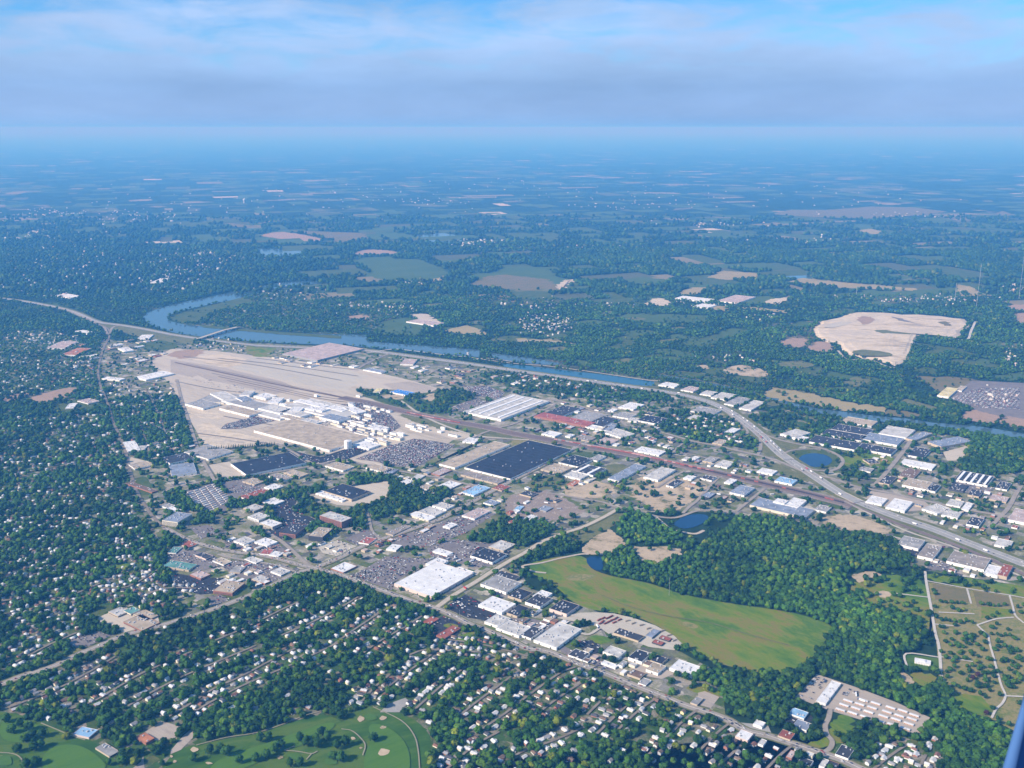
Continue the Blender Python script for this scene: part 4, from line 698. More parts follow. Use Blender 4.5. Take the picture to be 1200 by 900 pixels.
BB("""
462 683.5 506 699 552 671 9 | white / pale pink | superstore | label='huge white flat roofed superstore beside its half full car park', cat='superstore'
532 667 548 674 556 670 7 | white / white | shop
499 660 512 664.5 525 657 7 | white / white | shop
385 667 402 671 418 663 5 | white / brick | shop
455 641 464 645 471 639 5 | white / white | shop
520 616 527 619 535 614 5 | white / white | shop
543 603 556 608 572 598 6 | pinkish / white | shop
453 624 460 627 479 616 5 | grey brown / tan | shop
476 604 502 610 508 605 6 | white / cream | shop
490 599 509 605 520 598 6 | pale grey / white | shop
507 592 523 597 531 592 6 | pale grey / white | shop
422 634 432 637.5 441 631 5 | red / white | shop
506 646 524 651 530 647 5 | white / white | shop
551 651 577 659 590 648 8 | black / white | warehouse
573 640 590 645.5 602 637 6 | pale grey / tan | warehouse
565 683 593 694 615 684 8 | grey / white | warehouse
577 675 598 682 609 675 7 | dark grey / tan | warehouse
561 708 588 718 606 708 8 | white / white | warehouse
568 728 584 734 597 724 7 | pale grey / white | warehouse
583 734 608 745 627 737 7 | pale grey / white | warehouse
596 697 611 703 627 695 7 | black / tan | warehouse
617 704 633 711 650 702 8 | dark grey / white | warehouse
624 698 637 702 650 696 7 | white / white | warehouse
645 712 664 719.5 682 710 9 | black / pale pink | warehouse
595 717 606 722 623 713 7 | black / tan | warehouse
611 743 622 748 638 738 6 | dark grey / white | warehouse
626 749 652 759 684 738 8 | pale grey / white | warehouse | label='large pale flat roofed depot with white walls by the long main road'
667 766 682 773 692 766 6 | dark grey / white | shop
707 763 725 770 732 762 8 | pale grey / white | warehouse
736 770 752 775.5 764 766 8 | black / white | warehouse
763 773 775 778 785 772 6 | black / tan | warehouse
757 784 771 789 779 780 7 | tan / white | warehouse
784 783 811 791.5 821 781 8 | white / white | warehouse
705 776 721 782.5 724 779 5 | white / white | warehouse
737 788 750 795 758 789 5 | brown / tan | warehouse
719 741 748 751 755 745 5 | dark grey / tan | warehouse
757 744 764 747 774 739 5 | blue grey / grey | warehouse
769 748 775 756 780 753 4 | brick red / dark | warehouse
777 743 784 751 788 748 4 | brick red / dark | warehouse
810 822 817 826 823 818 5 | grey / tan | shop
925 835 942 842 948 835 6 | light blue / white | block
929 850 945 856 951 848 6 | blue grey / white | block
912 861 926 867 933 860 5 | brick red / tan | shop
862 862 876 868 881 859 6 | white / pale pink | shop
937 890 949 898 954 892 6 | dark grey / white | shop
979 883 994 889 1001 877 6 | dark grey / white | shop
883 847.5 893 852 898 847 6 | white / white | church | label='white church with a pale roof beside the main road', cat='church'
513 743 521 748 537 735 5 | brick red / brick | shop | label='red brown roofed shop beside the main road below the superstore'
494 729 502 732.5 512 724 4 | brick red / brick | shop
85 860 104 864 110 854 5 | light blue / pale pink | clubhouse | label='pale blue roofed golf clubhouse at the edge of the fairway', cat='clubhouse'
110 877 128 886.5 138 879 4 | grey / tan | warehouse
160 863 171 870.5 178 863 6 | orange / brick | hall | label='orange red roofed hall among trees beside the golf car park', cat='hall'
146 715 153 719.5 161 713 6 | teal / cream | school | label='school wing with a teal roof above its tan neighbours', cat='school'
139 731 166 739 182 727 5 | tan / brick | school
155 720 172 727 183 720 5 | tan / tan | school
126 717 138 722 148 714 5 | pale grey / tan | school
256 687 272 695 287 683 10 | tan / brick | office
190 663 221 668 225 660 6 | teal / tan | shop
222 673 235 678 239 670 6 | pinkish / brick | shop
229 650 241 655 246 650 5 | dark grey / pale pink | shop
199 645 206 648 213 641 4 | teal / white | shop
211 637 221 641.5 228 636 5 | brick red / tan | shop
301 633.5 313 640 323 634 6 | white / white | shop
275 633 286 638 297 632 6 | pale grey / white | shop
306 647 316 649.5 321 644 5 | red / white | shop
315 650 326 652 330 647 5 | white / white | shop
318 669 329 674 338 668 5 | pale grey / white | shop
295 678 305 682 312 676 5 | pale grey / tan | shop
251 656 262 662 269 657 4 | tan / white | shop
271 667 281 671 288 664 4 | grey / tan | shop
286 655 300 660 310 657 4 | pale grey / white | shop
196 606 208 612 225 602 17 | blue grey / cream | block | label='pale cream tower block with a blue grey roof', cat='apartment building'
196 595 205 600 212 597 6 | white / white | shop
186 593 198 596 207 593 5 | grey / white | shop
293 604 303 609.5 315 604 10 | pale grey / white | office
308 611 319 617.5 328 612 11 | white / cream | office
330 622 346 626.5 361 615 13 | dark grey / brick | office
372 605 400 612 410 606 22 | pale grey / brick | office
363 626 378 629.5 390 619 16 | tan / dark | office
388 572 412 585 435 576 10 | black / tan | warehouse
376 575 401 587 405 583 6 | white / white | warehouse
314 569 320 574 330 569 5 | white / white | shop
319 556 333 563 342 559 6 | grey brown / white | warehouse
337 552 351 559 361 555 6 | tan / tan | warehouse
385 544 402 551.5 413 546 6 | tan / white | warehouse
433 546 452 554 461 549 6 | tan / white | warehouse
452 551 459 555 467 550 6 | blue grey / grey | shop
286 563 298 568 307 563 6 | tan / tan | warehouse
282 581 290 585 313 574 5 | brick red / white | warehouse
312 586 320 592 331 586 6 | white / white | office
288 594 297 599 307 593 7 | pale grey / tan | office
185 537 199 543 228 537 7 | dark grey / white | warehouse
198 545 201 557 230 552 8 | blue grey / white | warehouse
147 545 158 549.5 179 545 6 | tan / white | school
144 518 150 529 161 521 8 | white / white | school
162 524 168 528 173 522 6 | pale grey / white | shop
171 559 178 577 185 575 5 | brown / brick | warehouse
214 530 244 538 278 530 6 | grey / white | warehouse
514 543.5 533 548 589 519 8 | tan / white | warehouse
541 549 598 561 668 526 7 | black / white | warehouse | label='vast black roofed warehouse beside the straight road'
540 556 583 567 589 562 6 | grey brown / tan | warehouse
508 553 515 557 527 550 5 | pinkish / brick | shop
540 577 555 580.5 573 571 6 | light blue / white | shop
515 568 527 573 539 566 5 | white / tan | shop
544 575 553 580 566 572 5 | tan / white | shop
470 564 477 567 484 563 5 | white / white | shop
484 559 491 562 498 557 5 | pale grey / white | shop
492 570 500 574 508 569 5 | tan / white | shop
568 588 578 592 586 588 5 | blue grey / white | shop
576 572 588 575 598 570 4 | brick red / tan | shop
549 480 587 491.5 644 470 10 | pale grey / white | factory | ridges=4, label='wide pale grey factory roof with long white ridges'
576 487 586 491 590 487 6 | white / white | shop
624 488 688 499.5 693 494 9 | red / brick | factory | label='long red roofed works beside the railway'
666 490 690 496 707 485 8 | grey / tan | warehouse
690 495 706 500 722 490 8 | dark grey / white | warehouse
640 483 658 488 684 479 7 | dark grey / white | warehouse
636 507.5 650 511.5 656 507 6 | white / white | shop
664 510 668 512 672 509 6 | white / white | shop
690 498 696 502 702 498 7 | white / white | shop
699 501 706 504 713 499 6 | cream / white | shop
706 506 728 513 733 505 6 | pale grey / white | warehouse
708 501 716 505 724 497 6 | blue grey / white | warehouse
672 513 690 517 696 512 5 | grey brown / tan | warehouse
700 516 716 520 722 515 5 | pinkish / tan | shop
745 526.5 772 533.5 776 528 6 | white / white | warehouse
749 491 771 497 780 490 7 | black / white | warehouse
737 491 746 494 749 490 6 | pale grey / white | shop
720 486 736 490.5 742 485 6 | grey / white | shop
729 475 742 480 755 474 6 | white / white | warehouse
656 541 678 547 692 537 6 | black / white | warehouse
672 550 695 557 706 548 8 | dark grey / white | warehouse | ridges=2
635 549 656 555 669 547 6 | tan / tan | warehouse
662 556 680 561.5 691 554 6 | pale grey / white | warehouse
692 537 700 540 712 535 6 | grey / white | shop
713 560 725 563.5 748 544 7 | blue grey / white | warehouse
758 556.5 771 562.5 785 549 8 | pale grey / white | warehouse
783 567 789 570.5 800 563 6 | dark grey / white | shop
666 566 672 569 679 563 4 | orange / brick | shop
610 578 622 582 627 577 5 | dark grey / tan | shop
632 595 640 599 646 594 4 | blue grey / grey | shop
604 595 609 598 614 593 4 | light blue / white | shop
614 607 620 610 627 604 4 | white / white | shop
878 592 944 606.5 954 597 8 | blue grey / cream | factory | label='long cream walled factory with a blue grey roof behind the wood'
908 586 919 590.5 922 586 12 | white / white | warehouse
921 590 935 595 945 586 9 | white / white | warehouse
956 595 968 600 974 594 6 | grey / white | shop
856 576 872 580.5 881 571 7 | blue grey / white | warehouse
823 580 831 583.5 839 578 5 | blue grey / dark | shop
850 564 857 567 863 562 5 | white / white | shop
822 559 834 563 840 559 6 | dark grey / white | shop
802 559 810 562 815 558 6 | white / white | shop
893 548 905 556 908 551 6 | white / white | warehouse
912 560 928 567.5 937 563 7 | light blue / white | warehouse
826 538 834 542 845 537 6 | grey / tan | warehouse
842 542 852 548 858 541 6 | pale grey / white | warehouse
811 536 814 539 818 535 6 | white / white | shop
918 507 932 513 950 507 8 | pale grey / white | warehouse
931 512.5 943 516 946 512 6 | white / white | shop
836 464 851 468.5 861 462 7 | pale grey / white | warehouse
852 471 864 475.5 880 467 7 | grey / white | warehouse
870 476 880 480.5 897 471 7 | pale grey / white | warehouse
822 460 833 463.5 838 459 6 | pale grey / white | warehouse
800 455.5 812 459 818 454 6 | pinkish / white | shop
776 449 790 454 796 450 6 | white / white | shop
817 477.5 835 486 843 480 7 | grey / white | warehouse
805 490 815 492 825 488 5 | pale grey / cream | school
849 506 858 508 869 503 6 | white / white | school
836 518 846 521 852 516 6 | tan / tan | shop
946 517.5 1001 527 1014 520 8 | dark grey / white | warehouse
1004 525 1044 532.5 1051 526 8 | dark grey / white | warehouse | label='dark strip roofed warehouse with a long white front right of its twin'
965 506 1009 516.5 1014 510 8 | dark grey / white | warehouse
979 499 1015 510 1021 503 8 | dark grey / white | warehouse
1014 509 1051 521.5 1056 513 8 | blue grey / white | warehouse
985 494 1021 499.5 1024 493 7 | tan / white | warehouse
1034 504 1062 513 1074 504 8 | pale grey / white | warehouse
1065 512 1072 516 1092 508 8 | blue grey / tan | warehouse
1089 517 1103 523.5 1140 517 9 | blue grey / tan | warehouse
1064 532 1082 536.5 1089 526 7 | dark grey / white | warehouse
1055 542 1092 550 1101 545 6 | white / white | warehouse
1054 556 1070 561 1083 552 6 | brown / tan | warehouse
1057 568 1085 573.5 1092 565 8 | tan / white | warehouse
1083 571 1096 576 1104 569 7 | black / white | warehouse
1033 562 1042 567.5 1051 559 6 | dark grey / tan | warehouse
1011 538 1019 543 1028 540 6 | dark grey / tan | shop
1007 549 1020 553 1024 549 5 | grey / white | shop
1119 561 1157 569 1169 559 8 | dark grey / white | warehouse | ridges=5
1113 571 1129 576 1136 569 6 | dark grey / dark | warehouse
1135 578 1147 582 1151 575 7 | dark grey / tan | shop
1167 571 1180 574 1191 567 6 | dark grey / white | shop
1160 583 1179 588.5 1184 583 5 | pinkish / tan | shop
1040 592 1060 599 1074 589 8 | white / white | warehouse
1016 586 1033 591.5 1043 585 7 | white / white | warehouse
1086 594 1098 602 1115 596 7 | pale grey / white | warehouse
1104 602 1122 607 1128 600 7 | pale grey / white | warehouse
1110 589 1125 594 1131 588 6 | pale grey / white | shop
1128 594 1135 598 1141 590 6 | white / white | shop
1135 610 1147 617 1159 609 7 | dark grey / white | warehouse
1183 606 1213 615 1224 602 9 | pinkish / white | warehouse
1167 635 1183 642 1191 635 6 | pale grey / white | shop
1054 634 1076 643 1088 634 9 | grey / white | warehouse
1076 649.5 1093 655 1101 640 9 | grey brown / white | warehouse
1110 656 1153 667.5 1162 655 9 | grey brown / white | warehouse
1154 669 1169 675 1176 665 8 | white / white | warehouse
1170 671 1180 676 1192 664 10 | brick red / tan | warehouse
1100 461.5 1112 465 1128 456 9 | yellowish / white | warehouse
1121 456 1127 458 1134 453 7 | tan / white | warehouse
790 349.5 828 353.5 833 350 8 | white / white | warehouse
844 351 864 355 877 347 8 | pinkish / white | warehouse
815 358 829 361 836 357 7 | white / white | warehouse
457 459 476 463 482 459 7 | bright blue / white | warehouse
440 456 445 459.5 449 455 9 | yellowish / white | shop
488 374 508 381.5 519 378 8 | pinkish / white | warehouse
160 441 171 445 200 436.5 8 | white / white | warehouse
119 443.5 140 445.5 144 443 7 | white / white | shop
87 388 102 391 105 388 8 | white / white | warehouse
81 411.5 88 416 107 408 8 | orange / white | warehouse
60 405 75 408 91 400 7 | pinkish / white | warehouse
68 345.5 82 349 85 345 8 | white / white | warehouse
181 329 190 331 203 326 8 | white / white | warehouse
138 408 146 412 152 408 7 | white / white | shop
80 474 86 478 91 472 6 | white / white | school
93 469 103 473 110 468 6 | pinkish / white | school
164 394 174 397 180 392 7 | white / white | shop
325 415.5 372 422 435 410 10 | pinkish / grey | factory
471 424 484 427 489 421 7 | pinkish / white | warehouse
425 433 447 437 450 434 6 | blue grey / white | warehouse
""")
# the car plant: white fronted halls, a very wide low roof, long sheds
BB("""
217 473 238 478.5 246 470 9 | grey / white | factory
268 475 328 491.5 350 481 6 | pale grey / white | factory
338 474 398 491 424 480 6.5 | pale grey / white | factory
238 466 262 472 284 462 7 | grey / cream | factory
246 461 266 471 275 464 12 | pale grey / white | factory
262 469 298 479 306 471 11 | grey / white | factory
260 477.5 292 487 299 481 9 | tan / white | factory
307 477 328 484.5 336 477 11 | pale grey / white | factory
330 481.5 352 488.5 359 483 11 | pale grey / white | factory
330 487.5 348 493 353 489 8 | tan / white | factory
341 478.5 351 482 357 477 12 | white / white | factory
348 468.5 378 477.5 382 474 8 | white / white | factory
358 477.5 368 481 373 477 11 | white / white | factory
369 479 377 482 382 478 12 | white / white | factory
385 476.5 401 482 406 478 8 | white / white | factory
378 487.5 397 494 404 488 10 | blue grey / white | factory
353 491.5 368 497 373 493 7 | pale grey / white | factory
317 468 326 472 333 466 12 | white / white | factory
302 503 386 527.5 434 512 9 | tan / white | factory | label='very wide low tan roofed plant hall with a long white front'
269 543.5 289 556.5 359 542 9 | black / white | factory | label='long dark roofed factory with a white front edge at the tree row'
433 500 446 504.5 452 500 8 | white / white | factory
404 478 418 484.5 424 480 8 | white / white | factory
284 460 292 463 299 458 12 | pale grey / white | factory
300 463 311 467 318 462 10 | white / white | factory
276 466 284 470 291 465 14 | blue grey / white | factory
416 520 432 526 440 519 8 | white / white | factory
545 515 556 519 563 514 6 | white / white | factory
""")
# fill in small premises along the roads, on free plots
def free(p, r):
    for c, ax, ay, w, d in RECTS:
        q = p-c
        if abs(q@ax) < w+r and abs(q@ay) < d+r: return False
    return all(dist_line(p[None], g)[0] > k-4+r for g, k in ROADS)
FILL = [([(120, 395), (180, 398), (200, 412), (175, 424), (130, 430)], 16), ([(455, 425), (560, 432), (640, 445), (620, 458), (520, 450), (470, 440)], 16), ([(655, 470), (760, 485), (800, 530), (700, 520), (655, 500)], 26), ([(600, 500), (700, 515), (745, 528), (660, 512)], 8), ([(470, 545), (560, 570), (520, 592), (465, 566)], 14),
        ([(570, 575), (660, 545), (720, 550), (640, 600), (600, 615)], 12), ([(240, 650), (350, 668), (330, 685), (260, 690)], 12), ([(270, 632), (345, 645), (360, 660), (280, 645)], 8), ([(1015, 560), (1190, 575), (1190, 640), (1060, 600)], 22), ([(800, 535), (880, 545), (900, 560), (830, 560)], 10), ([(300, 640), (420, 635), (520, 600), (540, 605), (420, 660)], 12), ([(590, 685), (640, 712), (690, 735), (600, 740)], 9),
        ([(690, 755), (800, 790), (760, 805), (660, 770)], 8), ([(318, 418), (400, 428), (440, 432), (400, 434), (320, 424)], 14), ([(1085, 655), (1180, 665), (1190, 680), (1100, 672)], 4), ([(130, 470), (225, 520), (230, 540), (150, 540)], 10), ([(80, 395), (120, 410), (115, 440), (80, 420)], 8), ([(880, 850), (1000, 895), (985, 905), (880, 872)], 7), ([(1010, 500), (1060, 510), (1060, 550), (1010, 545)], 5), ([(770, 560), (880, 575), (860, 590), (780, 570)], 5)]
PLANT = [([(250, 463), (330, 468), (400, 480), (440, 490), (455, 505), (430, 508), (360, 492), (270, 480)], 70), ([(400, 498), (455, 505), (480, 512), (440, 524), (412, 515)], 22), ([(330, 458), (420, 465), (460, 485), (400, 478)], 16), ([(480, 495), (560, 510), (540, 516), (480, 508)], 10)]
for poly, n in PLANT+FILL:
    pp = np.array(poly); k = 0
    for _ in range(n*12):
        if k >= n: break
        x, y = random.uniform(pp[:, 0].min(), pp[:, 0].max()), random.uniform(pp[:, 1].min(), pp[:, 1].max())
        if not inpoly(np.array([x]), np.array([y]), pp)[0]: continue
        g = G(x, y); sc = 1+max(0, 560-y)/150; w, d = random.uniform(6, 15)*sc, random.uniform(5, 10)*sc
        if not free(g, max(w, d)*.85): continue
        k += 1
        if n in (70, 22, 16, 10) and (poly, n) in PLANT:
            building(0, 0, 0, random.uniform(5, 13), random.choice(['white', 'pale grey', 'pale grey', 'grey', 'tan', 'blue grey']), random.choice(['white', 'white', 'cream']), 'factory', rect=(g, U.copy(), V.copy(), random.uniform(4, 9), random.uniform(7, 26)), doors=False); continue
        building(0, 0, 0, random.uniform(4, 7), random.choice(['white', 'white', 'pale grey', 'pale grey', 'grey', 'tan', 'brown', 'dark grey', 'blue grey', 'pinkish', 'brick red']), random.choice(['white', 'white', 'cream', 'tan', 'brick']), 'shop', rect=(g, U.copy(), V.copy(), w, d))

# storage yard: hangar and rows of low sheds
building((957, 820), (967.5, 825), (988, 801.5), 6, 'white', 'white', 'hangar', label='long white roofed hangar across the storage yard', cat='hangar')
shed = MB(); shed.box(-9.5, 9.5, -3.2, 3.2, -.3, 2.7); shed_me = shed.mesh('shed_wall', wall_mat('cream'))
sr = MB(); sr.box(-9.8, 9.8, -3.5, 3.5, 2.7, 3.0); sr.poly([(-9.8, -3.5, 3.0), (9.8, -3.5, 3.0), (9.8, 3.5, 3.0), (-9.8, 3.5, 3.0), (-9.8, 0, 3.6), (9.8, 0, 3.6)], [(0, 1, 5, 4), (2, 3, 4, 5), (1, 2, 5), (3, 0, 4)]); sr_me = sr.mesh('shed_roof', roof_mat('white'))
sd = MB()
for i in range(6): sd.box(-8.7+i*3.1, -6.6+i*3.1, -3.28, -3.15, 0, 2.3)
sd_me = sd.mesh('door_row', flat_mat('rust_door', (.30, .12, .08), .1, 3))
cols = [[(375, 585), (357, 605), (340, 627)], [(447, 582), (430, 601), (412, 620), (396, 642)], [(505, 597), (488, 617), (471, 637), (455, 660)], [(575, 617), (558, 637), (541, 657), (523, 680)], [(632, 632), (616, 655), (600, 672), (582, 697)], [(685, 652), (675, 670), (660, 692), (643, 715)]]
nth = ['first', 'second', 'third', 'fourth', 'fifth', 'sixth']
for ci, col in enumerate(cols):
    for ri, (x, y) in enumerate(col):
        g = G(900+x/4, 675+y/4, 2); t = empty('storage_shed', (*g, 0), math.atan2(-V[1], -V[0]))
        RECTS.append((g, -V, U, 10, 4)); link('wall', shed_me, t); link('roof', sr_me, t); link('door_row', sd_me, t)
        note(t, 'storage shed', '', 0, 0, 'rows of low storage sheds', f'white roofed storage shed, {nth[ri]} from the far end of the {nth[ci]} column from the hangar')
# mausoleum
g = G(1081, 777); t = empty('mausoleum', (*g, 0), math.atan2(-V[1], -V[0])+R(12)); s = MB()
s.box(-17, 17, -9, 9, -.3, 5); link('wall', s.mesh('wall', wall_mat('white')), t)
s = MB(); s.box(-17.5, 17.5, -9.5, 9.5, 5, 5.6); s.box(-6, 6, -5, 5, 5.6, 8); link('roof', s.mesh('roof', roof_mat('white')), t)
for i in range(6):
    s = MB(); s.tube((-14+i*5.6, -10.5, 0), (-14+i*5.6, -10.5, 5), .5, .42); link('column', s.mesh('column', wall_mat('white')), t)
RECTS.append((g, -V, U, 19, 12)); note(t, 'mausoleum', '', 0, 0, None, 'white columned mausoleum on a square lawn at the wood edge')
# round white tank of the plant
g = G(408, 525); t = empty('storage_tank', (*g, 0)); s = MB(); s.tube((0, 0, -.5), (0, 0, 30), 14.5, 14.5, 28); link('tank_wall', s.mesh('tank_wall', wall_mat('white')), t)
s = MB(); s.tube((0, 0, 30), (0, 0, 33), 14.5, 2, 28); link('tank_roof', s.mesh('tank_roof', roof_mat('white')), t)
s = MB(); s.box(-.6, .6, -15.3, -14.4, 0, 30); link('ladder', s.mesh('ladder', m_unit), t); note(t, 'storage tank', '', 0, 0, None, 'tall round white tank at the front of the car plant'); RECTS.append((g, U, V, 15, 15))
# bridge over the river
gb = G(*np.array(BR).T); s = MB()
for a, b in zip(gb[:-1], gb[1:]):
    d = (b-a)/np.hypot(*(b-a)); n = np.array([-d[1], d[0]])*13
    s.poly([(*(a+n), 11), (*(b+n), 11), (*(b-n), 11), (*(a-n), 11), (*(a+n), 9), (*(b+n), 9), (*(b-n), 9), (*(a-n), 9)], [(0, 3, 2, 1), (4, 5, 6, 7), (0, 1, 5, 4), (2, 3, 7, 6), (1, 2, 6, 5), (3, 0, 4, 7)])
t = empty('road_bridge', (*gb.mean(0), 0)); off = gb.mean(0)
def rel(v): return [(x-off[0], y-off[1], z) for x, y, z in v]
s.v = rel(s.v); link('deck', s.mesh('deck', m_pad), t)
for k in (-1, 1):
    s = MB()
    for a, b in zip(gb[:-1], gb[1:]):
        d = (b-a)/np.hypot(*(b-a)); n = np.array([-d[1], d[0]])*12.4*k; e = np.array([-d[1], d[0]])*.4
        s.poly([(*(a+n+e), 11), (*(b+n+e), 11), (*(b+n-e), 11), (*(a+n-e), 11), (*(a+n+e), 12.4), (*(b+n+e), 12.4), (*(b+n-e), 12.4), (*(a+n-e), 12.4)], [(4, 5, 6, 7), (0, 1, 5, 4), (2, 3, 7, 6), (1, 2, 6, 5), (3, 0, 4, 7)])
    s.v = rel(s.v); link('parapet', s.mesh('parapet', m_pad), t)
for f in np.linspace(.06, .94, 9):
    i = min(2, int(f*3)); p = gb[i]+(gb[i+1]-gb[i])*(f*3-i); s = MB(); s.box(p[0]-off[0]-3, p[0]-off[0]+3, p[1]-off[1]-9, p[1]-off[1]+9, -1, 9); link('pier', s.mesh('pier', m_pad), t)
note(t, 'bridge', '', 0, 0, None, 'long pale road bridge crossing the river below its bend')
# overpass of the highway above the railway
def overpass(px, py, label, d, w, l):
    g = G(px, py); t = empty('overpass', (*g, 0), math.atan2(d[1], d[0])); s = MB(); s.box(-l, l, -w, w, 2.6, 3.4); link('deck', s.mesh('deck', m_road), t)
    for k in (-1, 1):
        s = MB(); s.box(-l, l, k*w-.3, k*w+.3, 3.4, 4.4); link('parapet', s.mesh('parapet', m_pad), t)
    for k in (-.6, .6):
        s = MB(); s.box(k*l-1, k*l+1, -w+1, w-1, -.5, 2.6); link('pier', s.mesh('pier', m_pad), t)
    note(t, 'overpass', '', 0, 0, None, label)
i = int(np.argmin(np.hypot(*(HIGHWAY-G(995, 584)).T))); overpass(995, 584, 'low concrete highway overpass where the interstate crosses the railway', (HIGHWAY[i+1]-HIGHWAY[i-1])/np.hypot(*(HIGHWAY[i+1]-HIGHWAY[i-1])), 21, 45)
i = int(np.argmin(np.hypot(*(HIGHWAY-G(918, 537)).T))); overpass(920, 536.5, 'low highway overpass above the avenue beside the oval pond', (HIGHWAY[i+1]-HIGHWAY[i-1])/np.hypot(*(HIGHWAY[i+1]-HIGHWAY[i-1])), 21, 30)
# masts
m_mast = flat_mat('mast_steel', (.36, .36, .37), .1, 3, .5, .4)
def mast(px, py, top, w, name, label, cat, guys=True):
    g = G(px, py); lo, hi = 0, 900
    for _ in range(40):
        h = (lo+hi)/2
        if P(g[0], g[1], h)[1] > top: lo = h
        else: hi = h
    t = empty(name, (*g, 0)); s = MB(); n = max(3, int(h/18))
    for k in range(3):
        a = k*2.094; s.tube((w*math.cos(a), w*math.sin(a), 0), (w*.6*math.cos(a), w*.6*math.sin(a), h), w*.3, w*.24, 5)
    for j in range(n):
        for k in range(3):
            a, b = k*2.094, (k+1)*2.094; s.tube((w*.9*math.cos(a), w*.9*math.sin(a), h*j/n), (w*.9*math.cos(b), w*.9*math.sin(b), h*(j+1)/n), w*.14, w*.14, 4)
    link('lattice', s.mesh('lattice', m_mast), t)
    if guys:
        for k in range(3):
            a = k*2.094+.5; s = MB(); s.tube((h*.45*math.cos(a), h*.45*math.sin(a), 0), (0, 0, h*.8), .12, .12, 4); link('guy_wire', s.mesh('guy_wire', m_mast), t)
    s = MB(); s.tube((0, 0, h), (0, 0, h+h*.05), w*.25, w*.1, 6); link('antenna', s.mesh('antenna', m_mast), t); note(t, cat, '', 0, 0, None, label)
mast(1144, 362, 310, 1.5, 'radio_mast', 'very tall guyed radio mast above the landfill', 'radio mast'); mast(1194, 350, 293, 1.5, 'radio_mast', 'very tall guyed radio mast, rightmost of all the masts', 'radio mast')
mast(1119, 352, 332, 2, 'radio_mast', 'short radio mast beside a small yellow field', 'radio mast'); mast(1003.5, 347, 335, 2, 'radio_mast', 'short radio mast beyond the left end of the landfill', 'radio mast')
mast(784, 698, 677, .6, 'lattice_pylon', 'thin dark pylon standing in the olive meadow', 'pylon', False); mast(592.5, 603, 585, .5, 'light_mast', 'slim pale light mast beside the straight road', 'light mast', False); mast(538.5, 722, 715, .4, 'light_mast', 'slim light mast on the black car park by the junction', 'light mast', False)
def water_tower(px, py, top, label):
    g = G(px, py); lo, hi = 0, 300
    for _ in range(30):
        h = (lo+hi)/2
        if P(g[0], g[1], h)[1] > top: lo = h
        else: hi = h
    t = empty('water_tower', (*g, 0)); s = MB(); s.tube((0, 0, 0), (0, 0, h*.6), h*.10, h*.10, 12); link('stem', s.mesh('stem', wall_mat('white')), t)
    s = MB()
    for a, b, r0, r1 in ((.6, .68, .10, .24), (.68, .88, .24, .24), (.88, 1, .24, .05)): s.tube((0, 0, h*a), (0, 0, h*b), h*r0, h*r1, 16)
    link('tank', s.mesh('tank', wall_mat('white')), t); note(t, 'water tower', '', 0, 0, None, label)
water_tower(963, 278, 274, 'tiny white water tower far off among woods'); water_tower(286, 238, 233, 'tiny white water tower on the far left plain')
# the blue wing of the aircraft the picture was taken from
def wing():
    t = empty('aircraft_wing', (2.35, 3.2, H-1.75)); m1, _, b = new_mat('blue_wing_paint'); b.inputs['Base Color'].default_value = (.045, .11, .26, 1); b.inputs['Roughness'].default_value = .9; b.inputs['Specular IOR Level'].default_value = .15
    m2 = flat_mat('wing_edge_metal', (.06, .13, .28), .06, .2, .9, .1)
    cp, sp = math.cos(PITCH), math.sin(PITCH)
    def at(px, py, d): # a point d metres deep
        x = (px-600)/FPX*d; u = (450-py)/FPX*d; return np.array([x, d*cp+u*sp, H-d*sp+u*cp])
    o = np.array(t.location); line = [at(1203, 815, 3.5), at(1199, 835, 3.5), at(1190, 868, 3.5), at(1181, 902, 3.5), at(1165, 960, 3.5)]
    chord = np.array([.42, .30, -.04]); chord /= np.linalg.norm(chord); th = np.array([-.3, .42, .0]); th /= np.linalg.norm(th)
    prof = [(0, 0), (.03, .035), (.12, .055), (.3, .06), (.7, .03), (1, 0), (.7, -.02), (.3, -.035), (.12, -.03), (.03, -.02)]
    def loft(nm, pr, c0, mt):
        s = MB(); k = len(pr)
        for i, p in enumerate(line):
            c = c0*(.55+.15*i); s.v += [tuple(p-o+chord*c*a+th*c*b) for a, b in pr]
        for i in range(len(line)-1): s.f += [(i*k+j, i*k+(j+1) % k, (i+1)*k+(j+1) % k, (i+1)*k+j) for j in range(k)]
        s.f += [tuple(range(k)), tuple(range((len(line)-1)*k, len(line)*k))]; s.m = [0]*len(s.f); me = s.mesh(nm, mt)
        me.polygons.foreach_set('use_smooth', [True]*len(me.polygons)); link(nm, me, t)
    loft('wing_panel', prof, .6, m1); loft('leading_edge', [(-.012, 0), (.03, .042), (.05, .047), (.05, -.03), (.03, -.026)], .6, m2)
    note(t, 'aircraft wing', '', 0, 0, None, 'blue curved aircraft wing tip close at the lower right edge')
wing()

# stacks of brick and pipe on the building site
for i, (x, y) in enumerate([(702, 727), (706, 729), (710, 731), (714, 729), (718, 727), (707, 725), (712, 725), (716, 723), (722, 725), (726, 727), (704, 731), (720, 730), (735, 728), (742, 731), (752, 733), (760, 737), (768, 741), (776, 740), (784, 745), (790, 751)]):
    g = G(x, y); t = empty('material_stack', (*g, 1.2), GRID+random.uniform(-.2, .2)); red = i < 12; s = MB()
    for k in range(3): s.box(-7+k*.3, 7-k*.3, -2+k*.3, 2-k*.3, k*.9, k*.9+.8)
    link('stacked_goods', s.mesh('stacked_goods', roof_mat('brick red' if red else 'tan')), t); s = MB()
    for k in (-5, 0, 5): s.box(k-.4, k+.4, -2.1, 2.1, -.3, 0)
    link('skid', s.mesh('skid', m_bark0), t); note(t, 'stack', f'{"brick red" if red else "tan"} stack of materials', x, y, 'stacks of materials on the building site')
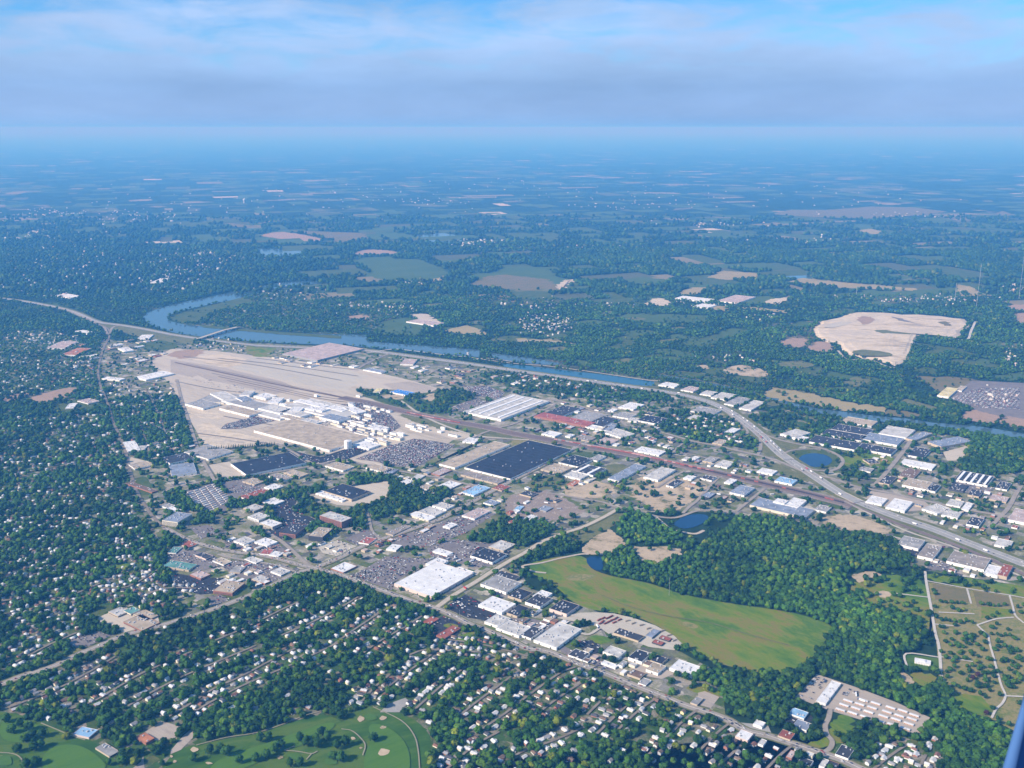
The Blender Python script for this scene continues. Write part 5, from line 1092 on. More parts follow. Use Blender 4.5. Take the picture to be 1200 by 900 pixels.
# ------------------------------------------------------------------ houses
HOUSE = {}
HW = {'white': (.64, .64, .62), 'cream': (.70, .64, .50), 'pale yellow': (.70, .62, .36), 'grey': (.42, .43, .44), 'brick': (.32, .15, .11), 'pale blue': (.5, .58, .66)}
HR = {'pale grey': (.50, .50, .50), 'white': (.56, .56, .55), 'grey': (.26, .26, .27), 'dark grey': (.08, .08, .09), 'brown': (.17, .12, .09), 'red brown': (.20, .105, .08)}
def house_mesh(sh, wc, rc):
    k = (sh, wc)
    w, d, h, r = [(5.2, 3.9, 3.2, 1.9), (6.4, 4.2, 3.0, 2.0), (4.6, 4.2, 5.6, 2.3), (7.2, 4.4, 3.0, 1.7)][sh]
    if ('w',)+k not in HOUSE:
        s = MB(); s.poly([(-w, -d, -.3), (w, -d, -.3), (w, d, -.3), (-w, d, -.3), (-w, -d, h), (w, -d, h), (w, d, h), (-w, d, h), (-w, 0, h+r), (w, 0, h+r)], [(0, 1, 5, 4), (2, 3, 7, 6), (1, 2, 6, 9, 5), (3, 0, 4, 8, 7)])
        if sh in (1, 3): s.box(-w*.2, w*.45, -d-2.2, -d+.1, -.3, h-.3)
        HOUSE[('w',)+k] = s.mesh('house_wall', flat_mat('house_wall_'+wc.replace(' ', '_'), HW[wc], .08, 5))
    k2 = ('r', sh, rc)
    if k2 not in HOUSE:
        s = MB(); a, b = w+.5, d+.5; y = h-r*.5/d
        s.poly([(-a, -b, y), (a, -b, y), (a, b, y), (-a, b, y), (-a, 0, h+r+.12), (a, 0, h+r+.12), (-a, -b, y-.25), (a, -b, y-.25), (a, b, y-.25), (-a, b, y-.25), (-a, 0, h+r-.15), (a, 0, h+r-.15)],
               [(0, 1, 5, 4), (2, 3, 4, 5), (6, 10, 11, 7), (8, 11, 10, 9), (0, 6, 7, 1), (2, 8, 9, 3), (0, 4, 10, 6), (4, 3, 9, 10), (1, 7, 11, 5), (5, 11, 8, 2)])
        if sh in (1, 3): s.box(-w*.2-.2, w*.45+.2, -d-2.5, -d+.3, h-.3, h-.05)
        HOUSE[k2] = s.mesh('house_roof', flat_mat('house_roof_'+rc.replace(' ', '_'), HR[rc], .2, 3))
    return HOUSE[('w',)+k], HOUSE[k2], (w, d, h, r)
HS = []                          # x, y, rotation, shape, wall, roof
def put_house(g, rz, bright=.6):
    if not free(g, 5): return
    for q in HS[-400:]:
        if abs(q[0]-g[0]) < 13 and abs(q[1]-g[1]) < 13: return
    wc = random.choices(list(HW), [6.5, 2.6, 1, 1.6, 2, .8])[0]; rc = random.choices(list(HR), [4.5*bright, 2.4*bright, 2, 1.0, 1.8, .9])[0]
    HS.append((g[0], g[1], rz, random.randrange(4), wc, rc))
for row in ROWS:
    g = spline(G(*np.array(row, float).T), 8); s = 0
    seg = np.hypot(*np.diff(g, axis=0).T); cum = np.concatenate([[0], np.cumsum(seg)])
    for side in (-1, 1):
        s = random.uniform(4, 12)
        while s < cum[-1]:
            i = min(len(seg)-1, int(np.searchsorted(cum, s)-1)); i = max(i, 0); d = (g[i+1]-g[i])/max(seg[i], 1e-6); n = np.array([-d[1], d[0]])
            p = g[i]+d*(s-cum[i])+n*side*random.uniform(15, 18)
            if random.random() < .9: put_house(p, math.atan2(d[1], d[0])+(math.pi/2 if random.random() < .6 else 0)+random.gauss(0, .04))
            s += random.uniform(13.5, 18)
def scatter_houses(poly, n, bright=.6, ang=GRID):
    pp = np.array(poly, float); bb = [(np.asarray(q, float), dn) for q, dn in NOTREE if dn == 0]; bb = [(q, q.min(0), q.max(0)) for q, _ in bb]; bb = [t for t in bb if (t[1] < pp.max(0)).all() and (t[2] > pp.min(0)).all()]
    for _ in range(n):
        x, y = random.uniform(pp[:, 0].min(), pp[:, 0].max()), random.uniform(pp[:, 1].min(), pp[:, 1].max())
        if inpoly(np.array([x]), np.array([y]), pp)[0] and not any(lo[0] < x < hi[0] and lo[1] < y < hi[1] and inpoly(np.array([x]), np.array([y]), q)[0] for q, lo, hi in bb): put_house(G(x, y), math.pi/2-ang+random.choice([0, math.pi/2]), bright)
scatter_houses([(0, 490), (125, 485), (160, 600), (170, 640), (200, 700), (100, 735), (0, 770)], 1200, .55, R(60))
scatter_houses([(0, 810), (140, 752), (360, 675), (500, 720), (640, 770), (870, 860), (1000, 905), (510, 905), (480, 840), (400, 830), (225, 855), (60, 845)], 330)
scatter_houses([(0, 415), (110, 425), (120, 465), (95, 450), (0, 465)], 150, .8, R(50)); scatter_houses([(128, 450), (205, 440), (222, 500), (215, 540), (150, 530), (130, 480)], 150, .7)
scatter_houses([(600, 434), (690, 447), (760, 456), (730, 470), (660, 465), (590, 450)], 170, 1); scatter_houses([(780, 486), (830, 484), (870, 500), (875, 520), (800, 512)], 110, 1.2)
scatter_houses([(240, 398), (280, 392), (285, 410), (245, 412), (232, 405)], 40, 1); scatter_houses([(262, 372), (330, 350), (420, 355), (470, 370), (440, 372), (330, 382)], 90, 1); scatter_houses([(605, 372), (650, 365), (690, 385), (670, 392), (610, 385)], 130, 1.6); scatter_houses([(1020, 860), (1110, 865), (1120, 900), (1010, 905)], 24, 1); scatter_houses([(25, 380), (85, 378), (80, 395), (20, 398)], 30)
HS.sort(key=lambda q: -P(q[0], q[1])[1])
for i, (x, y, rz, sh, wc, rc) in enumerate(HS[:300]):
    wm, rm, dm = house_mesh(sh, wc, rc); t = empty('house', (x, y, 0), rz); link('wall', wm, t); link('roof', rm, t)
    px, py = P(x, y); note(t, 'house', f'{["small", "long", "tall", "low"][sh]} {wc} house with {rc} roof', px, py, 'houses of the wooded suburb')
mv, mf, mc = [], [], []; nv = 0
for x, y, rz, sh, wc, rc in HS[300:]:
    wm, rm, _ = house_mesh(sh, wc, rc)
    for me, col in ((wm, HW[wc]), (rm, HR[rc])):
        v = np.array([q.co for q in me.vertices]); c, s = math.cos(rz), math.sin(rz); k = 1.0 if P(x, y)[1] > 560 else 1.25
        mv.append(np.c_[(v[:, 0]*c-v[:, 1]*s)*k+x, (v[:, 0]*s+v[:, 1]*c)*k+y, v[:, 2]*k]); mc.append(np.repeat([col], len(v), 0))
        for p in me.polygons:
            q = p.vertices
            for j in range(1, len(q)-1): mf.append((nv+q[0], nv+q[j], nv+q[j+1]))
        nv += len(v)
def tint_mat(name, var=.15, size=4, rough=.9):
    m, t, b = new_mat(name); b.inputs['Roughness'].default_value = rough; a = N(t, 'ShaderNodeAttribute', attribute_name='tint')
    g = N(t, 'ShaderNodeMapRange', i={1: .3, 2: .7, 3: 1-var, 4: 1+var}); t.links.new(noise(t, coords(t), size, 3, .7), g.inputs[0])
    c = N(t, 'ShaderNodeVectorMath', operation='SCALE'); t.links.new(a.outputs[0], c.inputs[0]); t.links.new(g.outputs[0], c.inputs[3]); t.links.new(c.outputs[0], b.inputs[0]); return m
m_paint = tint_mat('painted_surfaces')
structure('suburb_houses', raw_mesh('suburb_houses', np.vstack(mv), np.array(mf), m_paint, np.vstack(mc)), 'stuff')
# far settlements, seen as pale specks
mv, mf, mc = [], [], []; nv = 0
clusters = [(60, 250, 70, 5, 60), (160, 255, 60, 8, 80), (100, 290, 90, 20, 110), (35, 275, 40, 8, 40), (230, 310, 50, 18, 150), (190, 335, 40, 12, 60), (330, 345, 60, 10, 40), (60, 338, 70, 8, 50), (500, 236, 80, 5, 30), (560, 285, 35, 4, 40), (490, 332, 40, 4, 30), (740, 240, 60, 6, 30), (700, 290, 90, 4, 30), (830, 262, 60, 4, 40), (930, 282, 70, 4, 24), (1050, 252, 60, 4, 16), (1120, 350, 60, 6, 50), (1060, 352, 40, 3, 20), (1000, 348, 60, 3, 14), (640, 380, 40, 12, 90), (640, 358, 60, 8, 36), (720, 358, 50, 3, 16), (860, 420, 40, 8, 20), (890, 372, 30, 5, 14), (820, 356, 40, 4, 12), (1190, 415, 14, 20, 16), (1170, 465, 30, 12, 12), (600, 220, 400, 20, 90), (300, 240, 200, 25, 60), (900, 230, 300, 30, 60), (120, 318, 120, 24, 200), (215, 322, 40, 16, 110), (240, 300, 50, 10, 60), (50, 400, 50, 14, 90), (1185, 335, 14, 12, 16), (470, 362, 30, 6, 40), (420, 358, 26, 5, 20)]
for cx, cy, sx, sy, n in clusters:
    if cy > 285 and n > 12: NOTREE.append(([(cx+sx*.95*math.cos(k), cy+sy*.95*math.sin(k)) for k in np.linspace(0, 6.28, 15)[:-1]], .34))
    for _ in range(n):
        x, y = random.gauss(cx, sx*.5), random.gauss(cy, sy*.5)
        if y < 195: continue
        g = G(x, y); k = (.75 if y > 285 else .6)*np.clip((450-y)/190, .5, 1.4)*(1.6 if random.random() < .12 else 1); w, d, h = random.uniform(8, 22)*k, random.uniform(6, 12)*k, random.uniform(4, 8)*(1+k*.4)
        a = random.uniform(0, 3.14); c, s = math.cos(a), math.sin(a); col = random.choice([(.55, .53, .50), (.42, .40, .38), (.5, .46, .42), (.5, .4, .36), (.4, .4, .42)])
        v = np.array([(-w, -d, 0), (w, -d, 0), (w, d, 0), (-w, d, 0), (-w, -d, h), (w, -d, h), (w, d, h), (-w, d, h), (-w, 0, h*1.4), (w, 0, h*1.4)])
        mv.append(np.c_[v[:, 0]*c-v[:, 1]*s+g[0], v[:, 0]*s+v[:, 1]*c+g[1], v[:, 2]]); mc.append(np.repeat([col], 10, 0))
        mf += [tuple(nv+i for i in f) for f in ((0, 1, 5), (0, 5, 4), (1, 2, 6), (1, 6, 5), (2, 3, 7), (2, 7, 6), (3, 0, 4), (3, 4, 7), (4, 5, 9), (4, 9, 8), (6, 7, 8), (6, 8, 9), (5, 6, 9), (7, 4, 8))]; nv += 10
structure('distant_buildings', raw_mesh('distant_buildings', np.vstack(mv), np.array(mf), m_paint, np.vstack(mc)), 'stuff')

# ------------------------------------------------------------------ mobile homes, vehicles, trains
mh = MB(); mh.box(-7.5, 7.5, -2, 2, .4, 3.1); mh.box(-7.4, 7.4, -1.9, 1.9, -.1, .4, 1); mh_me = mh.mesh('home_body', [wall_mat('white'), m_door])
mr_ = MB(); mr_.poly([(-7.8, -2.3, 3.1), (7.8, -2.3, 3.1), (7.8, 2.3, 3.1), (-7.8, 2.3, 3.1), (-7.8, 0, 3.9), (7.8, 0, 3.9)], [(0, 1, 5, 4), (2, 3, 4, 5), (1, 2, 5), (3, 0, 4), (3, 2, 1, 0)]); mr_me = [mr_.mesh('home_roof', roof_mat(n)) for n in ('white', 'pale grey', 'pinkish')]
k = 0
for (a, b), n in (((( 222, 576), (238, 599)), 12), ((( 229, 574), (247, 600)), 12), (((236, 572), (254, 597)), 12), (((243, 569), (262, 592)), 12), (((250, 567), (268, 588)), 10)):
    for i in range(n):
        f = (i+.5)/n; g = G(a[0]+(b[0]-a[0])*f, a[1]+(b[1]-a[1])*f); t = empty('mobile_home', (*g, 0), math.pi/2-GRID+random.gauss(0, .06)); t.scale = (1.2, 1.2, 1.1); ri = random.randrange(3)
        link('body', mh_me, t); link('roof', mr_me[ri], t); k += 1; px, py = P(*g); note(t, 'mobile home', f'{("white", "pale grey", "pinkish")[ri]} roofed mobile home of the trailer park', px, py, 'mobile homes of the trailer park')
CARC = {'white': (.78, .78, .78), 'silver': (.48, .49, .50), 'grey': (.20, .21, .22), 'dark blue': (.03, .05, .13), 'black': (.02, .02, .022), 'red': (.38, .03, .03), 'beige': (.45, .38, .28)}
CARM = {}
def car_verts(): # body, cabin, wheels
    s = MB(); s.poly([(-2.25, -.88, .3), (2.25, -.88, .3), (2.25, .88, .3), (-2.25, .88, .3), (-2.25, -.9, .85), (2.2, -.88, .78), (2.2, .88, .78), (-2.25, .9, .85)], [(4, 5, 6, 7), (0, 1, 5, 4), (1, 2, 6, 5), (2, 3, 7, 6), (3, 0, 4, 7)])
    s.poly([(-1.7, -.82, .84), (1.1, -.82, .8), (1.1, .82, .8), (-1.7, .82, .84), (-1.1, -.66, 1.42), (.3, -.66, 1.42), (.3, .66, 1.42), (-1.1, .66, 1.42)], [(0, 1, 5, 4), (1, 2, 6, 5), (2, 3, 7, 6), (3, 0, 4, 7)], 1); s.poly([(-1.1, -.66, 1.42), (.3, -.66, 1.42), (.3, .66, 1.42), (-1.1, .66, 1.42)], [(0, 1, 2, 3)])
    for x in (-1.4, 1.4):
        for y in (-.86, .86): s.tube((x, y-.1, .32), (x, y+.1, .32), .32, .32, 8, 2)
    return s
for n, c in CARC.items(): CARM[n] = car_verts().mesh('car_body', [flat_mat('car_paint_'+n.replace(' ', '_'), c, .05, 2, .35, .5), m_glass, m_door])
CARS = []
CW = [3.4, 4, 5, 4, 4.5, 1.5, 1.5]
def lot(poly, fill, along=U):
    pp = np.array(poly, float); g = G(pp[:, 0], pp[:, 1]); a, b = along, np.array([-along[1], along[0]]); ca, cb = g@a, g@b; r = cb.min()+2; flip = 0
    q0 = random.uniform(0, 99)
    while r < cb.max():
        s = ca.min()+2
        while s < ca.max():
            p = a*s+b*r
            if random.random() < fill*(1+(.95*math.sin(s/23+q0)*math.sin(r/31+q0) if fill < .4 else .25*math.sin(s/40))):
                px, py = P(*p)
                if inpoly(np.array([px]), np.array([py]), pp)[0]: CARS.append((p[0], p[1], math.atan2(b[1], b[0])+random.choice([0, math.pi])+random.gauss(0, .03), random.choices(list(CARC), CW)[0]))
            s += 2.9
        r += 5.6 if flip == 0 else 11.5; flip ^= 1
for nm, poly, mt, d in L_:
    if nm == 'parking_lot' and mt in (m_asph, m_black, m_pad): lot(poly, .20 if mt == m_asph else .16)
lot([(418, 538), (455, 524), (485, 515), (510, 518), (532, 522), (513, 533), (491, 545.5), (466, 546), (441, 540)], .85, V); lot([(262, 502), (266, 497), (298, 489), (322, 493), (280, 502)], .7); lot([(402, 475), (430, 471), (456, 487), (468, 500), (450, 511), (420, 509), (400, 498)], .5, V)
lot([(405, 678), (425, 669), (452, 660), (470, 668), (462, 682), (458, 694), (440, 689)], .16, V); lot([(1112, 468), (1145, 455), (1195, 455), (1195, 480), (1150, 478)], .7); lot([(545, 453), (570, 453), (590, 460), (584, 467), (560, 463)], .7); lot([(936, 816), (957, 793), (970, 797), (952, 820)], .3); lot([(985, 812), (1000, 806), (1006, 812), (992, 818)], .5)
lot([(210, 440), (230, 442), (300, 455), (330, 462), (310, 470), (250, 455)], .04)
lot([(355, 470), (420, 478), (440, 500), (380, 500), (340, 480)], .25, V)
ca = np.array([c[:2] for c in CARS]); ck = np.ones(len(ca), bool)
for c, ax, ay, w, h in RECTS: ck &= ~((np.abs((ca-c)@ax) < w+2) & (np.abs((ca-c)@ay) < h+2))
CARS = [c for c, k in zip(CARS, ck) if k]
def along(g, n, offs):
    seg = np.hypot(*np.diff(g, axis=0).T); cum = np.concatenate([[0], np.cumsum(seg)])
    for _ in range(n):
        s = random.uniform(0, cum[-1]*.999); i = max(0, int(np.searchsorted(cum, s)-1)); d = (g[i+1]-g[i])/max(seg[i], 1e-6); o = random.choice(offs); p = g[i]+d*(s-cum[i])+np.array([-d[1], d[0]])*o
        yield p, math.atan2(d[1], d[0])+(math.pi if o > 0 else 0)
for g, n, offs in ((STROOP, 150, (-6, -2.5, 2.5, 6)), (DIXIE, 220, (-6, -2.5, 2.5, 6)), (HIGHWAY, 160, (-14, -10, -6, 6, 10, 14))):
    for p, rz in along(g, n, offs): CARS.append((p[0], p[1], rz, random.choices(list(CARC), CW)[0], 2.3))
for q in HS[:420]:
    if random.random() < .4: CARS.append((q[0]+random.uniform(-9, 9), q[1]+random.uniform(-10, -8), random.uniform(0, 3), random.choices(list(CARC), CW)[0]))
CARS.sort(key=lambda q: -P(q[0], q[1])[1])
CARS = [c for c in CARS if -20 < P(c[0], c[1])[0] < 1220 and P(c[0], c[1])[1] < 905]
for c in CARS[:300]:
    o = link('car', CARM[c[3]], None, (c[0], c[1], c[4] if len(c) > 4 else 1.1), c[2]); px, py = P(c[0], c[1]); o.scale = (1.15,)*3
    note(o, 'car', f'{c[3]} car {"driving" if len(c) > 4 else "parked"}', px, py, 'cars in the suburb and on the roads')
me = CARM['white']; bv = np.array([v.co for v in me.vertices]); bf = []; wheel = np.zeros(len(bv))
for p in me.polygons:
    if p.material_index == 2: continue
    q = p.vertices
    for j in range(1, len(q)-1): bf.append((q[0], q[j], q[j+1]))
bf = np.array(bf); n = len(CARS)-300; V_, F_, C_ = [], [], []
for i, c in enumerate(CARS[300:]):
    co, s = math.cos(c[2]), math.sin(c[2]); k = 1.15; V_.append(np.c_[(bv[:16, 0]*co-bv[:16, 1]*s)*k+c[0], (bv[:16, 0]*s+bv[:16, 1]*co)*k+c[1], bv[:16, 2]*k+(c[4] if len(c) > 4 else 1.1)]); F_.append(bf[(bf < 16).all(1)]+16*i)
    cc = np.repeat([CARC[c[3]]], 16, 0).astype(float); cc[8:12] *= .3; C_.append(cc)
structure('parked_cars', raw_mesh('parked_cars', np.vstack(V_), np.vstack(F_), m_paint, np.vstack(C_)), 'stuff')
# trucks on the interstate and in yards
tb = MB(); tb.box(-7, 6.5, -1.3, 1.3, 1.1, 4.1); tb_me = {n: None for n in ('white', 'silver', 'red')}
for n in tb_me: tb_me[n] = tb.mesh('trailer', flat_mat('trailer_'+n, CARC[n], .05, 3, .5, .3))
cb_ = MB(); cb_.box(7.2, 9.2, -1.2, 1.2, .8, 3.6); cb_.poly([(9.2, -1.2, .8), (10.6, -1.1, .8), (10.6, 1.1, .8), (9.2, 1.2, .8), (9.2, -1.2, 2.2), (10.5, -1.1, 1.9), (10.5, 1.1, 1.9), (9.2, 1.2, 2.2)], [(4, 5, 6, 7), (0, 1, 5, 4), (1, 2, 6, 5), (2, 3, 7, 6)]); cb_me = cb_.mesh('cab', flat_mat('cab_blue', (.06, .09, .2), .05, 3, .4, .4))
wh = MB()
for x in (-5.8, -4.4, 6.4, 8.9):
    for y in (-1.05, 1.05): wh.tube((x, y-.2, .55), (x, y+.2, .55), .55, .55, 10)
wh_me = wh.mesh('wheel_set', m_door)
tr = [(p, rz, 2.3) for p, rz in along(HIGHWAY[30:], 26, (-11, 11))]+[(G(random.uniform(505, 575), random.uniform(655, 660)), GRID, 1) for _ in range(6)]+[(G(x, y), random.uniform(0, 6), 1) for x, y in ((545, 690), (528, 652), (533, 654), (525, 656), (700, 735), (650, 760), (842, 580), (860, 585), (905, 580), (640, 590), (655, 597), (1010, 822), (1003, 815))]
for p, rz, z in tr:
    t = empty('truck', (*p, z), rz); n = random.choices(list(tb_me), [6, 2, 1])[0]; link('trailer', tb_me[n], t); link('cab', cb_me, t); link('wheel_set', wh_me, t); px, py = P(*p); note(t, 'truck', f'truck with {n} trailer and dark cab', px, py, 'trucks on the roads and in the yards')
# freight trains
fc = {}
for n, c in (('red brown', (.30, .09, .07)), ('dark', (.06, .05, .06)), ('grey', (.3, .29, .29)), ('pink', (.45, .26, .24))):
    s = MB(); s.box(-7.6, 7.6, -1.6, 1.6, 1.1, 4.3); s.box(-7.7, 7.7, -.35, .35, 4.3, 4.5); fb = s.mesh('wagon_body', flat_mat('wagon_'+n.replace(' ', '_'), c, .2, 5)); fc[n] = fb
s = MB(); s.box(-8, 8, -1.4, 1.4, .8, 1.1)
for x in (-6.4, -4.8, 4.8, 6.4):
    for y in (-.8, .8): s.tube((x, y-.1, .45), (x, y+.1, .45), .45, .45, 8)
bog = s.mesh('bogie', m_door)
seg = np.hypot(*np.diff(RAILG, axis=0).T); cum = np.concatenate([[0], np.cumsum(seg)])
def s_at(px, py): return cum[int(np.argmin(np.hypot(*(RAILG-G(px, py)).T)))]
for a, b, off, names in (((688, 524), (842, 556), 4, ['red brown', 'red brown', 'pink']), ((800, 546), (985, 589), -3, ['dark', 'dark', 'red brown']), ((650, 517), (760, 537), 10, ['red brown', 'grey', 'pink']), ((480, 484), (545, 497), -9, ['red brown', 'pink'])):
    s0, s1 = s_at(*a), s_at(*b); s = min(s0, s1)
    while s < max(s0, s1):
        i = max(0, int(np.searchsorted(cum, s)-1)); d = (RAILG[i+1]-RAILG[i])/seg[i]; p = RAILG[i]+d*(s-cum[i])+np.array([-d[1], d[0]])*off; n = random.choice(names)
        t = empty('freight_wagon', (*p, 2.35), math.atan2(d[1], d[0])); link('wagon_body', fc[n], t); link('bogie', bog, t); px, py = P(*p); note(t, 'freight wagon', f'{n} freight wagon', px, py, 'wagons of the freight trains'); s += 17

# ------------------------------------------------------------------ trees
def ico(n):
    t = (1+5**.5)/2; v = [(-1, t, 0), (1, t, 0), (-1, -t, 0), (1, -t, 0), (0, -1, t), (0, 1, t), (0, -1, -t), (0, 1, -t), (t, 0, -1), (t, 0, 1), (-t, 0, -1), (-t, 0, 1)]
    f = [(0, 11, 5), (0, 5, 1), (0, 1, 7), (0, 7, 10), (0, 10, 11), (1, 5, 9), (5, 11, 4), (11, 10, 2), (10, 7, 6), (7, 1, 8), (3, 9, 4), (3, 4, 2), (3, 2, 6), (3, 6, 8), (3, 8, 9), (4, 9, 5), (2, 4, 11), (6, 2, 10), (8, 6, 7), (9, 8, 1)]
    v = [np.array(q)/np.linalg.norm(q) for q in v]
    for _ in range(n):
        mid = {}; g = []
        def M(a, b):
            k = (min(a, b), max(a, b))
            if k not in mid: q = v[a]+v[b]; v.append(q/np.linalg.norm(q)); mid[k] = len(v)-1
            return mid[k]
        for a, b, c in f:
            x, y, z = M(a, b), M(b, c), M(c, a); g += [(a, x, z), (b, y, x), (c, z, y), (x, y, z)]
        f = g
    return np.array(v), np.array(f)
I1, I2 = ico(1), ico(2)
def crown(lobes, base, leaf=0, jag=.22):
    """unit crown (radius about 1, z from 0 to about 2): overlapping ragged lobes plus loose leaf clumps"""
    vs, fs, ws = [], [], []; n = 0
    for i in range(lobes):
        v, f = base; a = rng.uniform(0, 6.28); rr = rng.uniform(.15, .55) if lobes > 1 else 0; c = np.array([rr*math.cos(a), rr*math.sin(a), rng.uniform(.65, 1.25) if lobes > 1 else .9]); r = rng.uniform(.48, .68) if lobes > 1 else .95
        q = v*(1+rng.normal(0, jag, (len(v), 1)))*r*np.array([1, 1, rng.uniform(.8, 1.15)])+c; q[:, 2] = np.maximum(q[:, 2], .06); vs.append(q); fs.append(f+n); n += len(v); ws.append(np.full(len(v), rng.uniform(.82, 1.2)))
    for i in range(leaf):
        d = rng.normal(size=3); d /= np.linalg.norm(d); c = np.array([0, 0, .95])+d*rng.uniform(.7, 1.08)*np.array([1, 1, .95]); s = rng.uniform(.08, .17)
        vs.append(c+rng.normal(0, s, (3, 3))); fs.append(np.array([[n, n+1, n+2]])); n += 3; ws.append(np.full(3, rng.uniform(.7, 1.5)))
    return np.vstack(vs), np.vstack(fs), np.concatenate(ws)
GREEN = {'dark green': (.019, .056, .008), 'mid green': (.036, .092, .010), 'bright green': (.062, .125, .011), 'yellow green': (.125, .155, .011), 'copper red': (.045, .018, .018)}
m_leaf = tint_mat('foliage', .45, 2.2); m_bark = flat_mat('bark', (.10, .075, .055), .3, 1)
# where trees may stand
def density(px, py):
    d = np.where(py > 455, .30, .45); d = np.where(py < 345, .45, d); d = np.where(py < 285, np.clip((py-248)/60, 0, .5), d)
    for poly, v in NOTREE:
        q = np.asarray(poly, float); k = (px > q[:, 0].min()) & (px < q[:, 0].max()) & (py > q[:, 1].min()) & (py < q[:, 1].max())
        if k.any():
            i = np.nonzero(k)[0]; i = i[inpoly(px[i], py[i], q)]; d[i] = v
    return d
# woods were listed first but lie on top of the zones: put them after the zones, before fields and lots
zones = NOTREE[:8]; NOTREE = zones+NOTREE[8:]
hx = np.array([(q[0], q[1]) for q in HS])
def grid_points(y1, y2, sp):
    lo, hi = G(600, y1)[1], G(600, y2)[1]; xs = abs(G(-40, y2)[0])
    nx, ny = int(2*xs/sp), max(1, int((hi-lo)/sp)); gx, gy = np.meshgrid(np.arange(nx), np.arange(ny))
    p = np.stack([gx.ravel()*sp-xs+(gy.ravel() % 2)*sp*.5, lo+gy.ravel()*sp], 1).astype(float)+rng.uniform(-.42, .42, (nx*ny, 2))*sp
    px, py = P(p[:, 0], p[:, 1]); k = (px > -45) & (px < 1245); p, px, py = p[k], px[k], py[k]
    d = density(px, py)
    clump = np.sin(p[:, 0]/47+2*np.sin(p[:, 1]/61))*np.sin(p[:, 1]/53+2*np.sin(p[:, 0]/71)); d2 = np.where((d > .08) & (d < .95), d*(1+.55*clump), d)
    k = rng.random(len(p)) < d2; p, px, py, d = p[k], px[k], py[k], d[k]; ok = np.ones(len(p), bool)
    for c, ax, ay, w, h in RECTS:
        q = p-c; ok &= ~((np.abs(q@ax) < w+4) & (np.abs(q@ay) < h+4))
        q = p-(c-np.array([0, 7.])); ok &= ~((np.abs(q@ax) < w+2) & (np.abs(q@ay) < h+2))
    for g, r in ROADS:
        b0, b1 = g.min(0)-40, g.max(0)+40; i = np.nonzero((p > b0).all(1) & (p < b1).all(1))[0]
        if len(i): ok[i[dist_line(p[i], g) < r+3]] = False
    if y1 > 400:
        key = {}
        for i, q in enumerate(hx): key.setdefault((int(q[0]//40), int(q[1]//40)), []).append(i)
        for i in np.nonzero(ok)[0]:
            a, b = int(p[i, 0]//40), int(p[i, 1]//40)
            for u in (-1, 0, 1):
                for v in (-1, 0, 1):
                    for j in key.get((a+u, b+v), ()):
                        dx, dy = p[i]-hx[j]
                        if dx*dx+dy*dy < 120 or dx*dx+(dy+11)**2 < 105: ok[i] = False
    return p[ok], px[ok], py[ok], d[ok]
def pick(n, wood):
    c = np.array([GREEN['dark green'], GREEN['mid green'], GREEN['bright green'], GREEN['yellow green']])
    i = rng.choice(4, n, p=(.40, .42, .15, .03)); k = c[i]*rng.uniform(.82, 1.2, (n, 1))
    x, y = wood.T; st = 1+.30*np.sin(x/170+1.7*np.sin(y/240))*np.sin(y/210+1.3*np.sin(x/150))+.16*np.sin(x/63+y/81)*np.sin(y/57-x/90)   # stands of different age and kind
    return k*st[:, None]
NEAR = []
def scatter(name, y1, y2, sp, size, variants, keep_near=False, tone=1.0):
    p, px, py, d = grid_points(y1, y2, sp); n = len(p)
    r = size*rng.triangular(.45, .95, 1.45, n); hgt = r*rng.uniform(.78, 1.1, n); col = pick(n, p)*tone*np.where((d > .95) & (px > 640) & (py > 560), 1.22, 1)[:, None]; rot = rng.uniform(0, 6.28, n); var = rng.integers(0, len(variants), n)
    if keep_near:
        o = np.argsort(-py); o = o[(py[o] < 899) & (px[o] > 2) & (px[o] < 1198)][:keep_near]; NEAR.extend((p[i, 0], p[i, 1], r[i], hgt[i]) for i in o); m = np.ones(n, bool); m[o] = False; p, r, hgt, col, rot, var = p[m], r[m], hgt[m], col[m], rot[m], var[m]
    V_, F_, C_ = [], [], []; nv = 0
    for k, (v, f, wv) in enumerate(variants):
        i = np.nonzero(var == k)[0]
        if not len(i): continue
        c, s = np.cos(rot[i])[:, None], np.sin(rot[i])[:, None]
        x = (v[None, :, 0]*c-v[None, :, 1]*s)*r[i][:, None]+p[i, 0][:, None]; y = (v[None, :, 0]*s+v[None, :, 1]*c)*r[i][:, None]+p[i, 1][:, None]; z = v[None, :, 2]*hgt[i][:, None]+0*x
        V_.append(np.stack([x, y, z], -1).reshape(-1, 3)); F_.append((f[None]+np.arange(len(i))[:, None, None]*len(v)+nv).reshape(-1, 3)); nv += len(i)*len(v); C_.append((col[i][:, None, :]*wv[None, :, None]).reshape(-1, 3))
    structure(name, raw_mesh(name, np.vstack(V_), np.vstack(F_), m_leaf, np.vstack(C_)), 'stuff'); print(name, y1, n)
big = [crown(6, I1, 70, .26) for _ in range(12)]; mid_ = [crown(3, I1, 18, .26) for _ in range(10)]; I0 = ico(0); far = [crown(2, I0, 0, .18) for _ in range(10)]; vfar = [crown(1, I0, 0, .18) for _ in range(8)]
GOLF = [(8, 845), (22, 850), (14, 858), (35, 855), (38, 862), (30, 868), (50, 862), (40, 878), (48, 874), (20, 880), (42, 895), (30, 898), (245, 882), (258, 878), (265, 884), (305, 868), (315, 866), (228, 890), (300, 890), (312, 887), (322, 880), (330, 875), (280, 893), (370, 868), (378, 860), (384, 866), (372, 874), (352, 866), (360, 872), (405, 872), (395, 876), (390, 888), (400, 890), (340, 897), (352, 896), (437, 867)]
CEM = []
